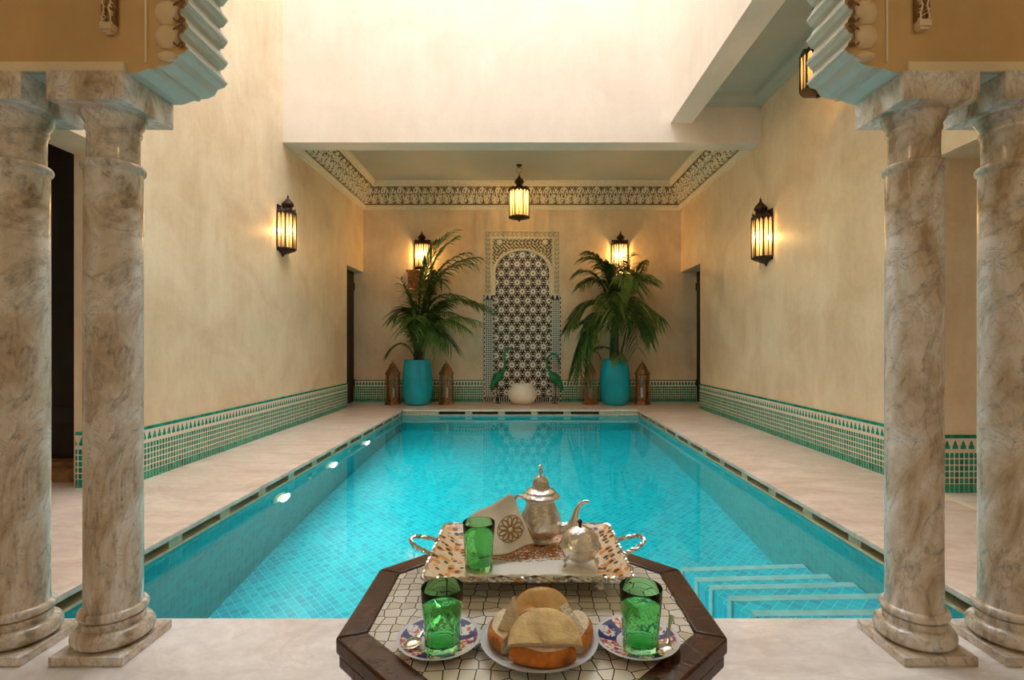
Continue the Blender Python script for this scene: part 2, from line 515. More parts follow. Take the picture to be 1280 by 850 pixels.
# boxed-out upper floor on the right, with its recessed ceiling
m = MB()
m.box(1.896, 2.174, 2.055, YU, 3.954, ROOF)
struct(m.build('wall_upper_right', M['upper']))
m = MB()
m.box(2.174, XR, 2.055, YU, 4.30, 4.4)
struct(m.build('ceiling_passage', M['ceil']))
m = MB()                                          # plain cornice in that recess
prof = [(0, 0), (.03, 0), (.045, .03), (.06, .035), (.10, .08), (.115, .085), (.13, .14), (0, .14)]
m.prism([(XR - a, 4.16 + z) for a, z in prof], 2.06, YU, 'y')
m.prism([(YU - a, 4.16 + z) for a, z in prof], 2.174, XR, 'x')
m.prism([(2.174 + a, 4.16 + z) for a, z in prof], 2.06, YU, 'y')
struct(m.build('trim_1', M['ceil'], angle=25))
# alcove ceiling
m = MB(); m.box(XL, XR, YU + .28, YB, 4.19, 4.3)
struct(m.build('ceiling', M['ceil']))

# carved cornice of the alcove: relief on a coved strip
def motif(u, v):
    """u along in motif widths, v up 0..1 -> relief 0..1"""
    h = 0
    for off in (0, .5):
        du = (u + off) % 1 - .5
        s = .30 if off == 0 else .22
        cy = .46 if off == 0 else .34
        r = math.hypot(du / s, (v - cy) / (s * 1.5))
        a = math.atan2(v - cy, du)
        if r < 1 and not .62 < r < .8: h = max(h, 1 if (r > .8 or math.cos(a * 7) > -.2) else 0)
        if r < .2: h = 0
    if h == 0:
        q = abs((u * 2 + .5) % 1 - .5)
        w = math.sin(q * 2 * PI * 2.2 + math.sin(v * 11) * 1.4) * math.sin(v * 17 + math.cos(q * 2 * PI) * 1.5)
        if w > .10: h = .8
    if v < .07 or v > .93: h = 1
    if .07 <= v < .10 or .90 < v <= .93: h = 0
    return h
CP, Z0, Z1 = .27, 3.775, 4.12
def cove(v):                                      # distance from the wall, height
    return .045 + (CP - .045) * (v ** 1.5), Z0 + (Z1 - Z0) * (v ** .85)
def cornice_side(kind, m):
    def fn(u, v):
        h = motif(s0(u, v) / .31, v) * .024
        d, z = cove(v); d += h * .8; z -= h * .6
        return pos(u, v, d, z)
    L = {'back': XR - XL, 'left': YB - YU - .28, 'right': YB - YU - .28}[kind]
    def s0(u, v): return u * L
    def pos(u, v, d, z):
        if kind == 'back': return (XL + u * (XR - XL), YB - d, z)
        y = YU + .28 + u * L
        return (XL + d, y, z) if kind == 'left' else (XR - d, y, z)
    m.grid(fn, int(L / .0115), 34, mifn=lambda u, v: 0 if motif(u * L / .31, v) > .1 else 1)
m = MB()
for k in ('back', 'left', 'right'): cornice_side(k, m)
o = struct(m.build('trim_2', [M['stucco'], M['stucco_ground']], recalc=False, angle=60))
m = MB()
lowp = [(0, 3.705), (.035, 3.705), (.04, 3.73), (.055, 3.74), (.07, 3.775), (.0, 3.80)]
upp = [(CP - .03, 4.11), (CP + .015, 4.11), (CP + .02, 4.135), (CP + .05, 4.145), (CP + .06, 4.19), (CP - .03, 4.19)]
for p in (lowp, upp):
    m.prism([(XL + a, z) for a, z in p], YU + .28, YB, 'y'); m.prism([(XR - a, z) for a, z in p], YU + .28, YB, 'y')
    m.prism([(YB - a, z) for a, z in p], XL, XR, 'x')
struct(m.build('trim_3', M['stucco'], angle=25))

# dado of green mosaic
TH = .012
m = MB(); m.box(-3.27, -.775, YB - TH, YB, 0, .42); m.box(.729, 3.35, YB - TH, YB, 0, .42)
struct(m.build('baseboard_back', M['dado_x']))
m = MB(); m.box(XL, XL + TH, 4.055, 9.25, 0, .43); struct(m.build('baseboard_left', M['dado_y']))
m = MB(); m.box(XR - TH, XR, 3.923, 9.1, 0, .43); struct(m.build('baseboard_right', M['dado_y']))
m = MB(); m.box(XL - .34, XL + TH, 4.055 - TH, 4.055, 0, .43); m.box(XR - TH, 6, 3.923 - TH, 3.923, 0, .43)
struct(m.build('baseboard_front', M['dado_x']))

# dark doors: far left, far right, near left
def plank_door(name, axis, c, a0, a1, z0, z1, s=1):
    d = struct(bpy.data.objects.new(name, None)); COL.objects.link(d)
    m = MB(); th = .05
    n = 5; w = (a1 - a0) / n
    for i in range(n):
        p, q = a0 + i * w + .003, a0 + (i + 1) * w - .003
        if axis == 'x': m.box(c, c + th * s, p, q, z0, z1)
        else: m.box(p, q, c, c + th, z0, z1)
    m.build('door_leaf', M['black'], d, bevel=.004)
    m = MB()
    for zz in (z0 + .3, z1 - .35):
        if axis == 'x': m.box(c - .02 * s, c, a0, a1, zz, zz + .14)
        else: m.box(a0, a1, c - .02, c, zz, zz + .14)
    m.build('door_rail', M['black'], d, bevel=.004)
    return d
plank_door('door_1', 'x', -3.28, 9.25, YB, 0, 2.506, -1)
plank_door('door_2', 'x', 3.36, 9.1, YB, 0, 2.506)
plank_door('door_3', 'y', 4.45, -4.9, -3.5, .14, 2.98)
m = MB(); m.box(-6, -3.46, 4.5, 4.7, 0, 3); m.box(-6, -4.9, 4.3, 4.5, 0, 3)
struct(m.build('wall_side_left', M['wall']))
m = MB(); m.box(-4.9, -3.47, 4.22, 4.45, 0, .10); m.box(-4.9, -3.47, 4.30, 4.45, .10, .14)
struct(m.build('trim_4', M['wood_step'], bevel=.008))
m = MB(); m.box(-6, XL - .36, 2.055, 4.5, 3.0, 3.1); struct(m.build('ceiling_side_left', M['gceil']))

# floors
m = MB()
m.box(-6, PL, PF, YB, -.035, 0); m.box(PR, 6, PF, YB, -.035, 0); m.box(PL, PR, PB, YB, -.035, 0)
struct(m.build('floor', M['deck'], bevel=.006))
m = MB(); m.box(-6, 6, -3, PF, -.035, 0)
struct(m.build('floor_terrace', M['terrace'], bevel=.004))
m = MB()                                           # thin side floor joints
m.box(XR - .03, XR + .02, 2.2, 3.9, 0, .002); 
struct(m.build('trim_5', M['fillet']))
# overflow channel round the pool: blocks, dark slot, lip
WL, WR, WF, WB, WZ = PL - .03, PR + .03, PF - .03, PB + .03, -.105
m = MB()
m.box(WL - .12, WL - .08, WF, WB + .1, -.2, -.035); m.box(WR + .08, WR + .12, WF, WB + .1, -.2, -.035)
m.box(WL - .1, WR + .1, WB + .08, WB + .12, -.2, -.035)
m.box(WL - .1, WR + .1, WF - .1, WF, -.2, -.035)
struct(m.build('trim_6', M['slot']))
m = MB()
for k in range(13):
    y = 2.55 + k * .52
    if y > WB - .1: break
    m.box(WL - .08, WL + .005, y, y + .12, -.09, -.035); m.box(WR - .005, WR + .08, y, y + .12, -.09, -.035)
m.box(WL, WL + .63, WB - .005, WB + .08, -.09, -.035); m.box(WR - .68, WR, WB - .005, WB + .08, -.09, -.035)
for k in range(4):
    x = -.93 + k * .56
    m.box(x - .06, x + .06, WB - .005, WB + .08, -.09, -.035)
m.box(WL - .08, WL + .012, WF, WB + .08, -.105, -.088); m.box(WR - .012, WR + .08, WF, WB + .08, -.105, -.088)
m.box(WL, WR, WB - .012, WB + .08, -.105, -.088)
struct(m.build('trim_7', M['lip'], bevel=.003))
# pool basin
DEP = -1.5
m = MB(); m.box(WL - .02, WR + .02, WF - .02, WB + .02, DEP - .1, DEP); struct(m.build('floor_pool', M['pool_floor']))
m = MB(); m.box(WL - .2, WL, WF - .2, WB + .2, DEP, -.105); m.box(WR, WR + .2, WF - .2, WB + .2, DEP, -.105)
struct(m.build('wall_pool_sides', M['pool_wy']))
m = MB(); m.box(WL, WR, WB, WB + .2, DEP, -.105); m.box(WL, WR, WF - .2, WF, DEP, -.105)
struct(m.build('wall_pool_ends', M['pool_wx']))
m = MB()
m.add([(WL, WF, WZ - .006), (WR, WF, WZ - .006), (WR, WB, WZ - .006), (WL, WB, WZ - .006)], [(0, 1, 2, 3)])
w = m.build('water', M['water'], recalc=False); tag(w, 'turquoise water filling the long tiled pool', 'water', kind='stuff')
# steps under water at the near right corner
st = thing('pool_steps', 'mosaic steps with pale edges under the water, near right corner of pool', 'steps', (1.12, WF, 0))
for k in range(5):
    y0 = (2.56, 2.86, 3.14, 3.40, 3.70)[k - 1] - WF if k else 0
    y1 = (2.56, 2.86, 3.14, 3.40, 3.70)[k] - WF
    z = -.30 - k * .178
    m = MB(); m.box(0, WR - 1.13, y0 + (.01 if k == 0 else 0), y1 - .055, DEP, z); s = m.build('step', M['pool_floor'], st)
    m = MB(); m.box(-.012, WR - 1.13, y1 - .055, y1, DEP, z + .004); m.build('step_edge', M['nosing'], s)
# pool lamps on the left pool wall
pl = thing('pool_lamp', 'nearest of the round underwater lamps on left pool wall', 'lamp', (WL, 4.45, -.40), group='round underwater lamps on the left pool wall')
m = MB(); m.lathe([(.115, 0), (.115, .012), (.10, .022), (.08, .024)], 32); m.xf(Matrix.Rotation(PI / 2, 4, 'Y')); m.build('lamp_ring', M['ceramic'], pl)
m = MB(); m.lathe([(.085, .01), (.08, .03), (.05, .045), (0, .05)], 32); m.xf(Matrix.Rotation(PI / 2, 4, 'Y')); m.build('lamp_lens', M['lens'], pl)
for y, lab in ((5.6, 'middle one of the round underwater lamps on left pool wall'), (6.8, 'farthest of the round underwater lamps on left pool wall')):
    dup(pl, (WL, y, -.40), 0, lab)
m = MB(); m.lathe([(.035, 0), (.035, .015), (.02, .02), (0, .02)], 20); m.xf(Matrix.Rotation(PI / 2, 4, 'Y'))
tag(m.build('pool_inlet', M['ceramic'], loc=(WL, 5.08, -.42)), 'small round water inlet between two lamps on left pool wall', 'inlet')

# ------------------------------------------------------------------ the gallery round the camera
m = MB(); m.box(-6, 6, -3.2, -3, 0, ZG); struct(m.build('wall_near', M['gceil']))
m = MB(); m.box(-6.2, -6, -3, 4.5, 0, ZG); m.box(6, 6.2, -3, 4.0, 0, ZG); struct(m.build('wall_side_ends', M['gceil']))
m = MB(); m.box(-6, 6, -3, 1.79, ZG, ZG + .15); struct(m.build('ceiling_gallery', M['gceil']))

# arch wall with lobed intrados
AX0, AX1, AY0, AY1 = -1.365, 1.318, 1.80, 2.055
cx = (-1.153 + 1.106) / 2; HW = (1.153 + 1.106) / 2; ZS = 2.53
T = .083
# path of lobe tips from left foot round to right foot, with inward-pointing normals
path = []
z = 2.116
while z < ZS - T * .5: path.append((Vector((cx - HW, z)), Vector((1, 0)), Vector((0, 1)))); z += T
narc = int(round(PI * HW / T)); 
for k in range(narc + 1):
    a = PI - PI * k / narc
    n = Vector((-math.cos(a), -math.sin(a))); t = Vector((math.sin(a), -math.cos(a)))
    path.append((Vector((cx + HW * math.cos(a), ZS + HW * math.sin(a))), n, t))
z = path[len([p for p in path if p[1] == Vector((1, 0))]) - 1][0].y
nleft = sum(1 for p in path if p[1].x > .9999 and p[1].y == 0)
for k in range(nleft - 1, -1, -1):
    path.append((Vector((cx + HW, 2.116 + k * T)), Vector((-1, 0)), Vector((0, -1))))
lobe_up = [(0, 0), (0, .005), (-.005, .006), (-.005, .011), (-.009, .012), (-.030, .050), (-.027, .055), (-.015, .058), (-.011, .067), (-.005, .071), (-.005, .076), (0, .078)]
prof = [(-6, 2.036), (AX0, 2.036), (-1.33, 2.036), (-1.285, 2.052), (-1.262, 2.048), (-1.258, 2.058), (-1.23, 2.060), (-1.205, 2.072), (-1.19, 2.096), (-1.165, 2.104), (-1.160, 2.112)]
mid = len(path) // 2
for i in range(len(path) - 1):
    p, n, t = path[i]; q = path[i + 1][0]; L = (q - p).length / T
    d = (q - p).normalized(); nn = Vector((d.y, -d.x))
    seq = lobe_up
    if i >= mid:                                    # mirrored on the right-hand side
        seq = [(a, T - b_) for a, b_ in lobe_up][::-1]
    for a, b_ in seq: prof.append(tuple(p + d * (b_ * L) + nn * a))
prof += [(2 * cx - a, z) for a, z in [(-1.160, 2.112), (-1.165, 2.104), (-1.19, 2.096), (-1.205, 2.072), (-1.23, 2.060), (-1.258, 2.058), (-1.262, 2.048), (-1.285, 2.052), (-1.33, 2.036)]]
prof += [(AX1, 2.036), (6, 2.036), (6, ROOF), (-6, ROOF)]
def arch_mesh(y0, y1):
    bm = bmesh.new()
    vs = [bm.verts.new((a, y0, z)) for a, z in prof]
    f = bm.faces.new(vs)
    r = bmesh.ops.extrude_face_region(bm, geom=[f])
    for g in r['geom']:
        if isinstance(g, bmesh.types.BMVert): g.co.y = y1
    bmesh.ops.triangulate(bm, faces=[f for f in bm.faces if len(f.verts) > 4])
    bmesh.ops.recalc_face_normals(bm, faces=bm.faces)
    for f in bm.faces:
        nx, ny, nz = f.normal
        f.material_index = 0 if (abs(ny) > .9 and ny < 0) else (1 if abs(ny) < .5 else 2)
    me = bpy.data.meshes.new('wall_front'); bm.to_mesh(me); bm.free()
    for k in ('warm_lit', 'arch', 'upper'): me.materials.append(M[k])
    o = bpy.data.objects.new('wall_front', me); COL.objects.link(o); return o
wf = struct(arch_mesh(AY0 + .012, AY1))
# ivory fillet along the foot of the wall, carved border of the arch on the front face
m = MB(); m.box(-6, AX0, AY0, AY0 + .02, 2.036, 2.07); m.box(AX1, 6, AY0, AY0 + .02, 2.036, 2.07)
m.build('foot_fillet', M['fillet'], wf, bevel=.003)
m = MB(); mv = MB(); ms = MB()
def blob(mb, c, rx, ry, rz, rot=0, n=10):
    st_ = len(mb.v); ring = 6
    prof_ = [(math.sin(PI * k / ring), -math.cos(PI * k / ring)) for k in range(ring + 1)]
    mb.lathe(prof_, n)
    mb.xf(Matrix.Translation(c) @ Matrix.Rotation(rot, 4, 'Y') @ Matrix.Diagonal((rx, ry, rz, 1)), st_)
for i in range(len(path) - 1):
    p = (path[i][0] + path[i + 1][0]) / 2; d = (path[i + 1][0] - path[i][0]).normalized(); nn = Vector((d.y, -d.x)); L = (path[i + 1][0] - path[i][0]).length
    rot = math.atan2(d.x, d.y)
    c = p - nn * .072; blob(ms, (c.x, AY0 + .014, c.y), .044, .022, L * .54, rot)
    for off, r in ((.036, .027), (.024, .016)):
        c = p - nn * off
        pts = []
        for k in range(15):
            a = -1.4 + 2.8 * k / 14; a = PI + a if True else a
            q = c + nn * (r * math.cos(a) + .012) + d * (r * math.sin(a) * 1.25)
            pts.append((q.x, AY0 + .004, q.y))
        mv.tube(pts, .0035, 6)
    for sgn in (-1, 1):
        c0 = p + d * (sgn * L * .36) - nn * .017
        pts = [(c0.x + r_ * math.cos(a), AY0 + .003, c0.y + r_ * math.sin(a)) for a, r_ in [(k * .7, .012 - k * .0008) for k in range(13)]]
        mv.tube(pts, .003, 6)
for sx in (-1, 1): blob(ms, (cx + sx * (HW + .068), AY0 + .010, 2.090), .036, .018, .018, 0)
ms.build('scalloped_border', M['scallop'], wf); mv.build('carved_volutes', M['volute'], wf)
m = MB()
for sx in (-1, 1):
    x = cx + sx * (HW + .143)
    m.box(x - .003, x + .003, AY0 + .006, AY0 + .014, 2.07, ZS)
pts = [(cx + (HW + .143) * math.cos(PI * k / 40), AY0 + .01, ZS + (HW + .143) * math.sin(PI * k / 40)) for k in range(41)]
m.tube(pts, .003, 6)
m.build('border_bead', M['fillet'], wf)
# narrow carved strips hanging on the front face
for nm, x, zb in (('strip', at(136, 0, 1.8).x, 2.165), ('strip', at(1153, 0, 1.8).x, 2.175)):
    m = MB()
    H = .62; W = .047
    def relief(u, v):
        a = math.sin(v * 60) * .28; r = abs(abs(u - .5) * 2 - .5 - a * .5)
        return .010 if r < .17 or abs(math.sin(v * 60 + 1.2) + (u - .5) * 3) < .25 else 0
    m.grid(lambda u, v: (x - W / 2 + u * W, AY0 + .004 - relief(u, v) - .006, zb + .03 + v * H), 16, 160, mifn=lambda u, v: 0 if relief(u, v) > 0 else 1)
    m.box(x - W / 2, x + W / 2, AY0 - .004, AY0 + .012, zb + .03, zb + .03 + H, 1)
    m.box(x - W * .42, x + W * .42, AY0 - .016, AY0 + .012, zb + .008, zb + .03)
    m.box(x - W * .3, x + W * .3, AY0 - .010, AY0 + .012, zb, zb + .008)
    m.build('carved_strip', [M['scallop'], M['volute']], wf, smooth=False)

# ------------------------------------------------------------------ columns
def column():
    t = thing('marble_column', 'x', 'column', (0, 0, 0), group='marble columns carrying the arch')
    m = MB(); m.box(-.1275, .1275, -.1275, .1275, 0, .032); m.build('plinth', M['marble'], t, bevel=.003)
    P = [(.10, .032)]
    P += [(.097 + .030 * math.sin(PI * k / 10), .034 + .062 * (1 - math.cos(PI * k / 10)) / 2) for k in range(11)]
    P += [(.098, .100), (.096, .108), (.099, .118), (.102, .122)]
    P += [(.092 + .016 * math.sin(PI * k / 8), .124 + .034 * (1 - math.cos(PI * k / 8)) / 2) for k in range(9)]
    m = MB(); m.lathe(P, 56); m.build('base', M['marble'], t)
    m = MB(); m.lathe([(.092, .158), (.0895, .168), (.0893, .9), (.0885, 1.725)], 56); m.build('shaft', M['marble'], t)
    P = [(.0885, 1.722)] + [(.086 + .0125 * math.sin(PI * k / 8), 1.724 + .034 * (1 - math.cos(PI * k / 8)) / 2) for k in range(9)]
    P += [(.0795, 1.762), (.079, 1.80), (.080, 1.865), (.085, 1.872), (.086, 1.880), (.083, 1.886), (.085, 1.893), (.092, 1.905), (.098, 1.918), (.1005, 1.925), (.099, 1.932), (.103, 1.938)]
    m = MB(); m.lathe(P, 56); m.build('capital', M['marble'], t)
    m = MB(); m.box(-.131, .131, -.131, .131, 1.938, 2.036); m.build('abacus', M['marble'], t, bevel=.002)
    return t
c0 = column(); YC = 1.925
spots = [(-1.496, 'veined marble column left of the arch, the inner one nearer the pool centre'), (-1.845, 'veined marble column at the far left edge, the outer one of its pair'),
         (1.428, 'veined marble column right of the arch, the inner one nearer the pool centre'), (1.776, 'veined marble column at the far right edge, the outer one of its pair')]
c0.location = (spots[0][0], YC, 0); c0['label'] = spots[0][1]
for k, (x, lab) in enumerate(spots[1:]): dup(c0, (x, YC, 0), [.0, PI, PI][k], lab)
for o in [o for o in COL.objects if o.get('category') == 'column']: del o['group']

# ------------------------------------------------------------------ niche panel
cxn = -.0155; HWn = .527
nt_ = thing('mosaic_niche', 'tall arched black and ivory star mosaic panel in a carved plaster frame', 'wall panel', (cxn, YB, 0))
m = MB(); m.box(-HWn - .02, HWn + .02, -.012, -.002, .09, 2.5)
pts = [(HWn * 1.02 * math.cos(PI * k / 24), 2.495 + .43 * math.sin(PI * k / 24)) for k in range(25)]
m.prism(pts, -.012, -.002, 'y'); m.build('star_mosaic_panel', M['rosette'], nt_, smooth=False)
for s in (-1, 1):
    xa, xb = (-.7595, -.535) if s < 0 else (.535, .7445)
    m = MB(); m.box(xa, xb, -.022, -.002, 0, 2.06); p = m.build('mosaic_strip', M['strip'], nt_)
    m = MB(); m.box(xa, xa + .03, -.026, -.022, 0, 2.06); m.box(xb - .03, xb, -.026, -.022, 0, 2.06); m.build('check_border', M['check'], p)
m = MB(); m.box(-HWn, HWn, -.026, -.002, 0, .09); m.build('mosaic_foot', M['strip'], nt_)
# carved plaster surround: relief over a frame with arched opening
def inside(x, z):
    if z < 2.495: return abs(x) < HWn
    return (x / HWn) ** 2 + ((z - 2.495) / .425) ** 2 < 1
X0, X1, ZA, ZT = -.7285, .7285, 2.06, 3.30
def frame_h(x, z):
    if abs(x) > .715 or z > 3.285: return .9
    e = min(.7285 - abs(x), ZT - z)
    if .015 < e < .03: return .35
    if e < .125:                                       # outer inscription-like band
        if e > .112: return .9
        s = z if .7285 - abs(x) < ZT - z else x
        w = math.sin(s * 70 + math.sin(e * 120) * 1.5) + .7 * math.sin(e * 170 + s * 23)
        return .75 if w > .1 else .35
    if e < .15: return .9
    # spandrel arabesque
    rr = math.sqrt((x / HWn) ** 2 + (max(z - 2.495, 0) / .425) ** 2)
    if z < 2.495: rr = abs(x) / HWn
    if rr < 1.10: return 1.0
    dx = abs(x) - .44; dz = z - 3.08
    r = math.hypot(dx, dz); a = math.atan2(dz, dx)
    if r < .075: return .8 if r < .06 + .01 * math.cos(8 * a) else .1
    w = math.sin(x * 44 + 2 * math.sin(z * 21)) * math.sin(z * 47 + 2 * math.cos(x * 26))
    return .75 if abs(w) > .3 else .05
m = MB(); nx, nz = 200, 170
vid = {}
def vadd(i, j):
    if (i, j) not in vid:
        x = X0 + (X1 - X0) * i / nx; z = ZA + (ZT - ZA) * j / nz
        vid[(i, j)] = len(m.v); m.v.append((x + .0, -.012 - .030 * frame_h(x, z), z))
    return vid[(i, j)]
for i in range(nx):
    for j in range(nz):
        x = X0 + (X1 - X0) * (i + .5) / nx; z = ZA + (ZT - ZA) * (j + .5) / nz
        if inside(x, z): continue
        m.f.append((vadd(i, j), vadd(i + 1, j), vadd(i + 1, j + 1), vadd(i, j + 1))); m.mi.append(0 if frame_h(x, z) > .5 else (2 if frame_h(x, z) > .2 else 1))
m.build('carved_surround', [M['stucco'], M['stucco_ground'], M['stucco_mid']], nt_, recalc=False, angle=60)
m = MB()
arc = [(HWn * 1.02 * math.cos(PI * k / 36), -.035, 2.495 + .435 * math.sin(PI * k / 36)) for k in range(37)]
m.tube([(HWn * 1.02, -.035, 2.06)] + arc + [(-HWn * 1.02, -.035, 2.06)], .022, 8); m.build('arch_bead', M['stucco'], nt_)
m = MB(); 
for x in (X0, X1 - .012): m.box(x, x + .012, -.04, -.002, ZA, ZT)
m.box(X0, X1, -.04, -.002, ZT - .012, ZT); m.box(X0, -HWn, -.04, -.002, ZA, ZA + .012); m.box(HWn, X1, -.04, -.002, ZA, ZA + .012)
m.build('surround_edge', M['stucco'], nt_)

# ------------------------------------------------------------------ lanterns
def onion(m, c, s, n=20, k=1.0):
    m.lathe([(.30 * s, 0), (.34 * s, .04 * s), (.28 * s, .10 * s), (.30 * s, .16 * s), (.44 * s, .34 * s), (.46 * s, .46 * s), (.38 * s, .62 * s),
             (.22 * s, .78 * s), (.10 * s, .94 * s), (.06 * s, 1.05 * s), (.09 * s, 1.10 * s), (.04 * s, 1.16 * s), (0, 1.36 * s)], n, c, mod=lambda a, z: 1 + .05 * math.cos(a * 10))
def poly(n, r, a0=0, span=2 * PI, full=True):
    k = n if full else n + 1
    return [(r * math.cos(a0 + span * i / n), r * math.sin(a0 + span * i / n)) for i in range(k)]
def lantern_body(t, r, h, z0, n=8, half=False):
    """t: parent. frame of posts, roof ring with pointed valance, floor, panes"""
    a0, span = (-PI / 2, PI) if half else (PI / 8, 2 * PI)
    nn = 5 if half else n
    P = poly(nn, r, a0, span, not half)
    seg = [(P[i], P[(i + 1) % len(P)]) for i in range(nn)]
    m = MB()
    for x, y in P: m.tube([(x, y, z0), (x, y, z0 + h)], .008, 6)
    for z in (z0, z0 + h): 
        for (a, b_) in seg: m.tube([(*a, z), (*b_, z)], .009, 6)
    for (a, b_) in seg:                               # muntins and pointed fretwork under the roof
        c = ((a[0] + b_[0]) / 2, (a[1] + b_[1]) / 2)
        m.tube([(*c, z0), (*c, z0 + h)], .004, 5)
        v = [(a[0], a[1], z0 + h), (b_[0], b_[1], z0 + h)]
        def L(t_, z): return (a[0] + (b_[0] - a[0]) * t_, a[1] + (b_[1] - a[1]) * t_, z)
        H = h * .20
        prf = [(0, 1), (.06, .45), (.2, .3), (.3, .1), (.42, .42), (.5, .9), (.58, .42), (.7, .1), (.8, .3), (.94, .45), (1, 1)]
        vs = [Vector(L(t_, z0 + h - H * (q))) * 1.0 for t_, q in prf] + [Vector(L(t_, z0 + h)) for t_, q in prf]
        vs = [Vector((p.x * 1.03, p.y * 1.03, p.z)) for p in vs]
        k = len(prf)
        m.add(vs, [(i, i + 1, k + i + 1, k + i) for i in range(k - 1)])
        # small crown above
        vs = [Vector(L(t_, z0 + h)) for t_ in (0, .5, 1)] + [Vector(L(.5, z0 + h + .05)), Vector(L(0, z0 + h + .02)), Vector(L(1, z0 + h + .02))]
        m.add(vs, [(0, 1, 3, 4), (1, 2, 5, 3)])
    m.build('frame', M['iron'], t, recalc=False, solid=.004)
    for (a, b_) in seg:
        q = .985
        m = MB(); m.add([(a[0] * q, a[1] * q, z0 + .005), (b_[0] * q, b_[1] * q, z0 + .005), (b_[0] * q, b_[1] * q, z0 + h - .005), (a[0] * q, a[1] * q, z0 + h - .005)], [(0, 1, 2, 3)])
        m.build('glass_pane', M['pane'], t, recalc=False)
    return P
# hanging lantern of the alcove
def hanging(name, label, loc, drop, r, h, power, col=(1, .62, .28)):
    t = thing(name, label, 'lantern', loc)            # origin at the ceiling
    zt = -drop
    m = MB(); m.lathe([(.05, 0), (.05, -.012), (.02, -.03), (0, -.03)], 16)
    nl = max(3, int(drop / .05))
    for k in range(nl):
        z = -.03 - (drop - .18) * (k + .5) / nl; L = (drop - .18) / nl * .62
        pts = [(L * .45 * math.cos(a), 0, L * math.sin(a)) for a in [2 * PI * i / 10 for i in range(11)]]
        if k % 2: pts = [(0, x, z_) for x, _, z_ in pts]
        m.tube([(x, y, z + z_) for x, y, z_ in pts], .004, 5)
    ringp = [(.045 * math.cos(a), 0, zt + .11 + .045 * math.sin(a)) for a in [2 * PI * i / 16 for i in range(17)]]
    m.tube(ringp, .004, 6)
    m.build('chain', M['iron'], t)
    m = MB(); onion(m, (0, 0, zt - .16), .17); m.lathe([(r * 1.06, zt - .24), (r * 1.0, zt - .225), (r * .62, zt - .20), (r * .34, zt - .155), (.0, zt - .15)], 8, mod=None); m.build('dome', M['iron'], t)
    zb = zt - .24 - h
    lantern_body(t, r, h, zb)
    m = MB(); m.lathe([(0, zb - .075), (.02, zb - .07), (.015, zb - .05), (.05, zb - .04), (r * .6, zb - .025), (r * 1.04, zb - .004), (r * 1.04, zb + .004), (0, zb + .004)], 16)
    m.build('bottom', M['iron'], t)
    m = MB(); m.lathe([(0, zb + h * .55), (.018, zb + h * .6), (.022, zb + h * .72), (.012, zb + h * .85), (.012, zb + h), ], 12); m.build('bulb', M['lens'], t)
    lamp('lantern_light', (0, 0, zb + h * .7), power, col, parent=t)
    return t
hanging('hanging_lantern', 'bronze lantern hanging on a chain from the alcove ceiling', (at(649, 0, 9.05).x, 9.05, 4.19), .20, .18, .46, 110)
hanging('hanging_lantern', 'dark lantern hanging in the right upper passage, half behind the arch', (2.80, 5.0, 4.30), .20, .15, .34, 25)

# wall lanterns: half-octagonal, built against a wall facing +X
def sconce(label, loc, rz, s=1, power=30, group=None):
    t = thing('wall_lantern', label, 'lantern', loc, rz, group)
    t.scale = (s,) * 3
    r, h = .16, .46
    m = MB(); m.box(-.0, .012, -r, r, -.04, h + .08); m.build('back_plate', M['iron'], t)
    lantern_body(t, r, h, 0, half=True)
    m = MB(); m.lathe([(r * 1.06, h), (r * 1.04, h + .02), (r * .9, h + .035), (r * .5, h + .05), (.0, h + .055)], 5, a0=-PI / 2, a1=PI / 2)
    onion(m, (.07, 0, h + .045), .155)
    for a in (-PI * .3, -PI * .1, PI * .1, PI * .3):
        m.lathe([(.008, 0), (.012, .02), (.004, .03), (0, .07)], 8, (r * .92 * math.cos(a), r * .92 * math.sin(a), h + .03))
    m.build('roof', M['iron'], t)
    m = MB(); m.lathe([(.0, -.10), (.015, -.095), (.02, -.075), (.05, -.06), (r * .8, -.03), (r * 1.04, -.008), (r * 1.04, 0), (0, 0)], 10, a0=-PI / 2, a1=PI / 2); m.build('bottom', M['iron'], t)
    m = MB(); m.lathe([(0, .20), (.022, .19), (.026, .16), (.012, .10), (.012, 0)], 12, (.07, 0, 0)); m.build('bulb', M['lens'], t)
    lamp('lantern_light', (.075, 0, .24), power, parent=t)
    return t
zl = at(0, 311, 6.75).z
sconce('half-octagonal bronze wall lantern with onion dome on the left court wall', (XL, 6.78, zl + .0), 0, 1.0, 17)
sconce('half-octagonal bronze wall lantern with onion dome on the right court wall', (XR, 6.62, at(0, 322, 6.6).z), PI, 1.08, 20)
for x, lab in ((at(527, 0, 10.1).x, 'bronze wall lantern above the left palm on a latticed bracket box'), (at(776, 0, 10.1).x, 'bronze wall lantern showing above the right palm on the back wall')):
    zz = at(0, 334, 10.1).z
    t = sconce(lab, (x, YB, zz), -PI / 2, 1.0, 32)
    m = MB(); m.box(.0, .20, -.28, .28, -.10, -.06); m.box(.0, .17, -.25, .25, -.48, -.10); m.box(0, .20, -.28, .28, -.52, -.48)
    for k in range(9):
        y = -.24 + k * .06; m.box(.17, .178, y - .008, y + .008, -.48, -.10)
    for k in range(6):
        zq = -.46 + k * .065; m.box(.178, .184, -.25, .25, zq - .006, zq + .006)
    m.build('bracket_box', M['copper'], t, bevel=.004)

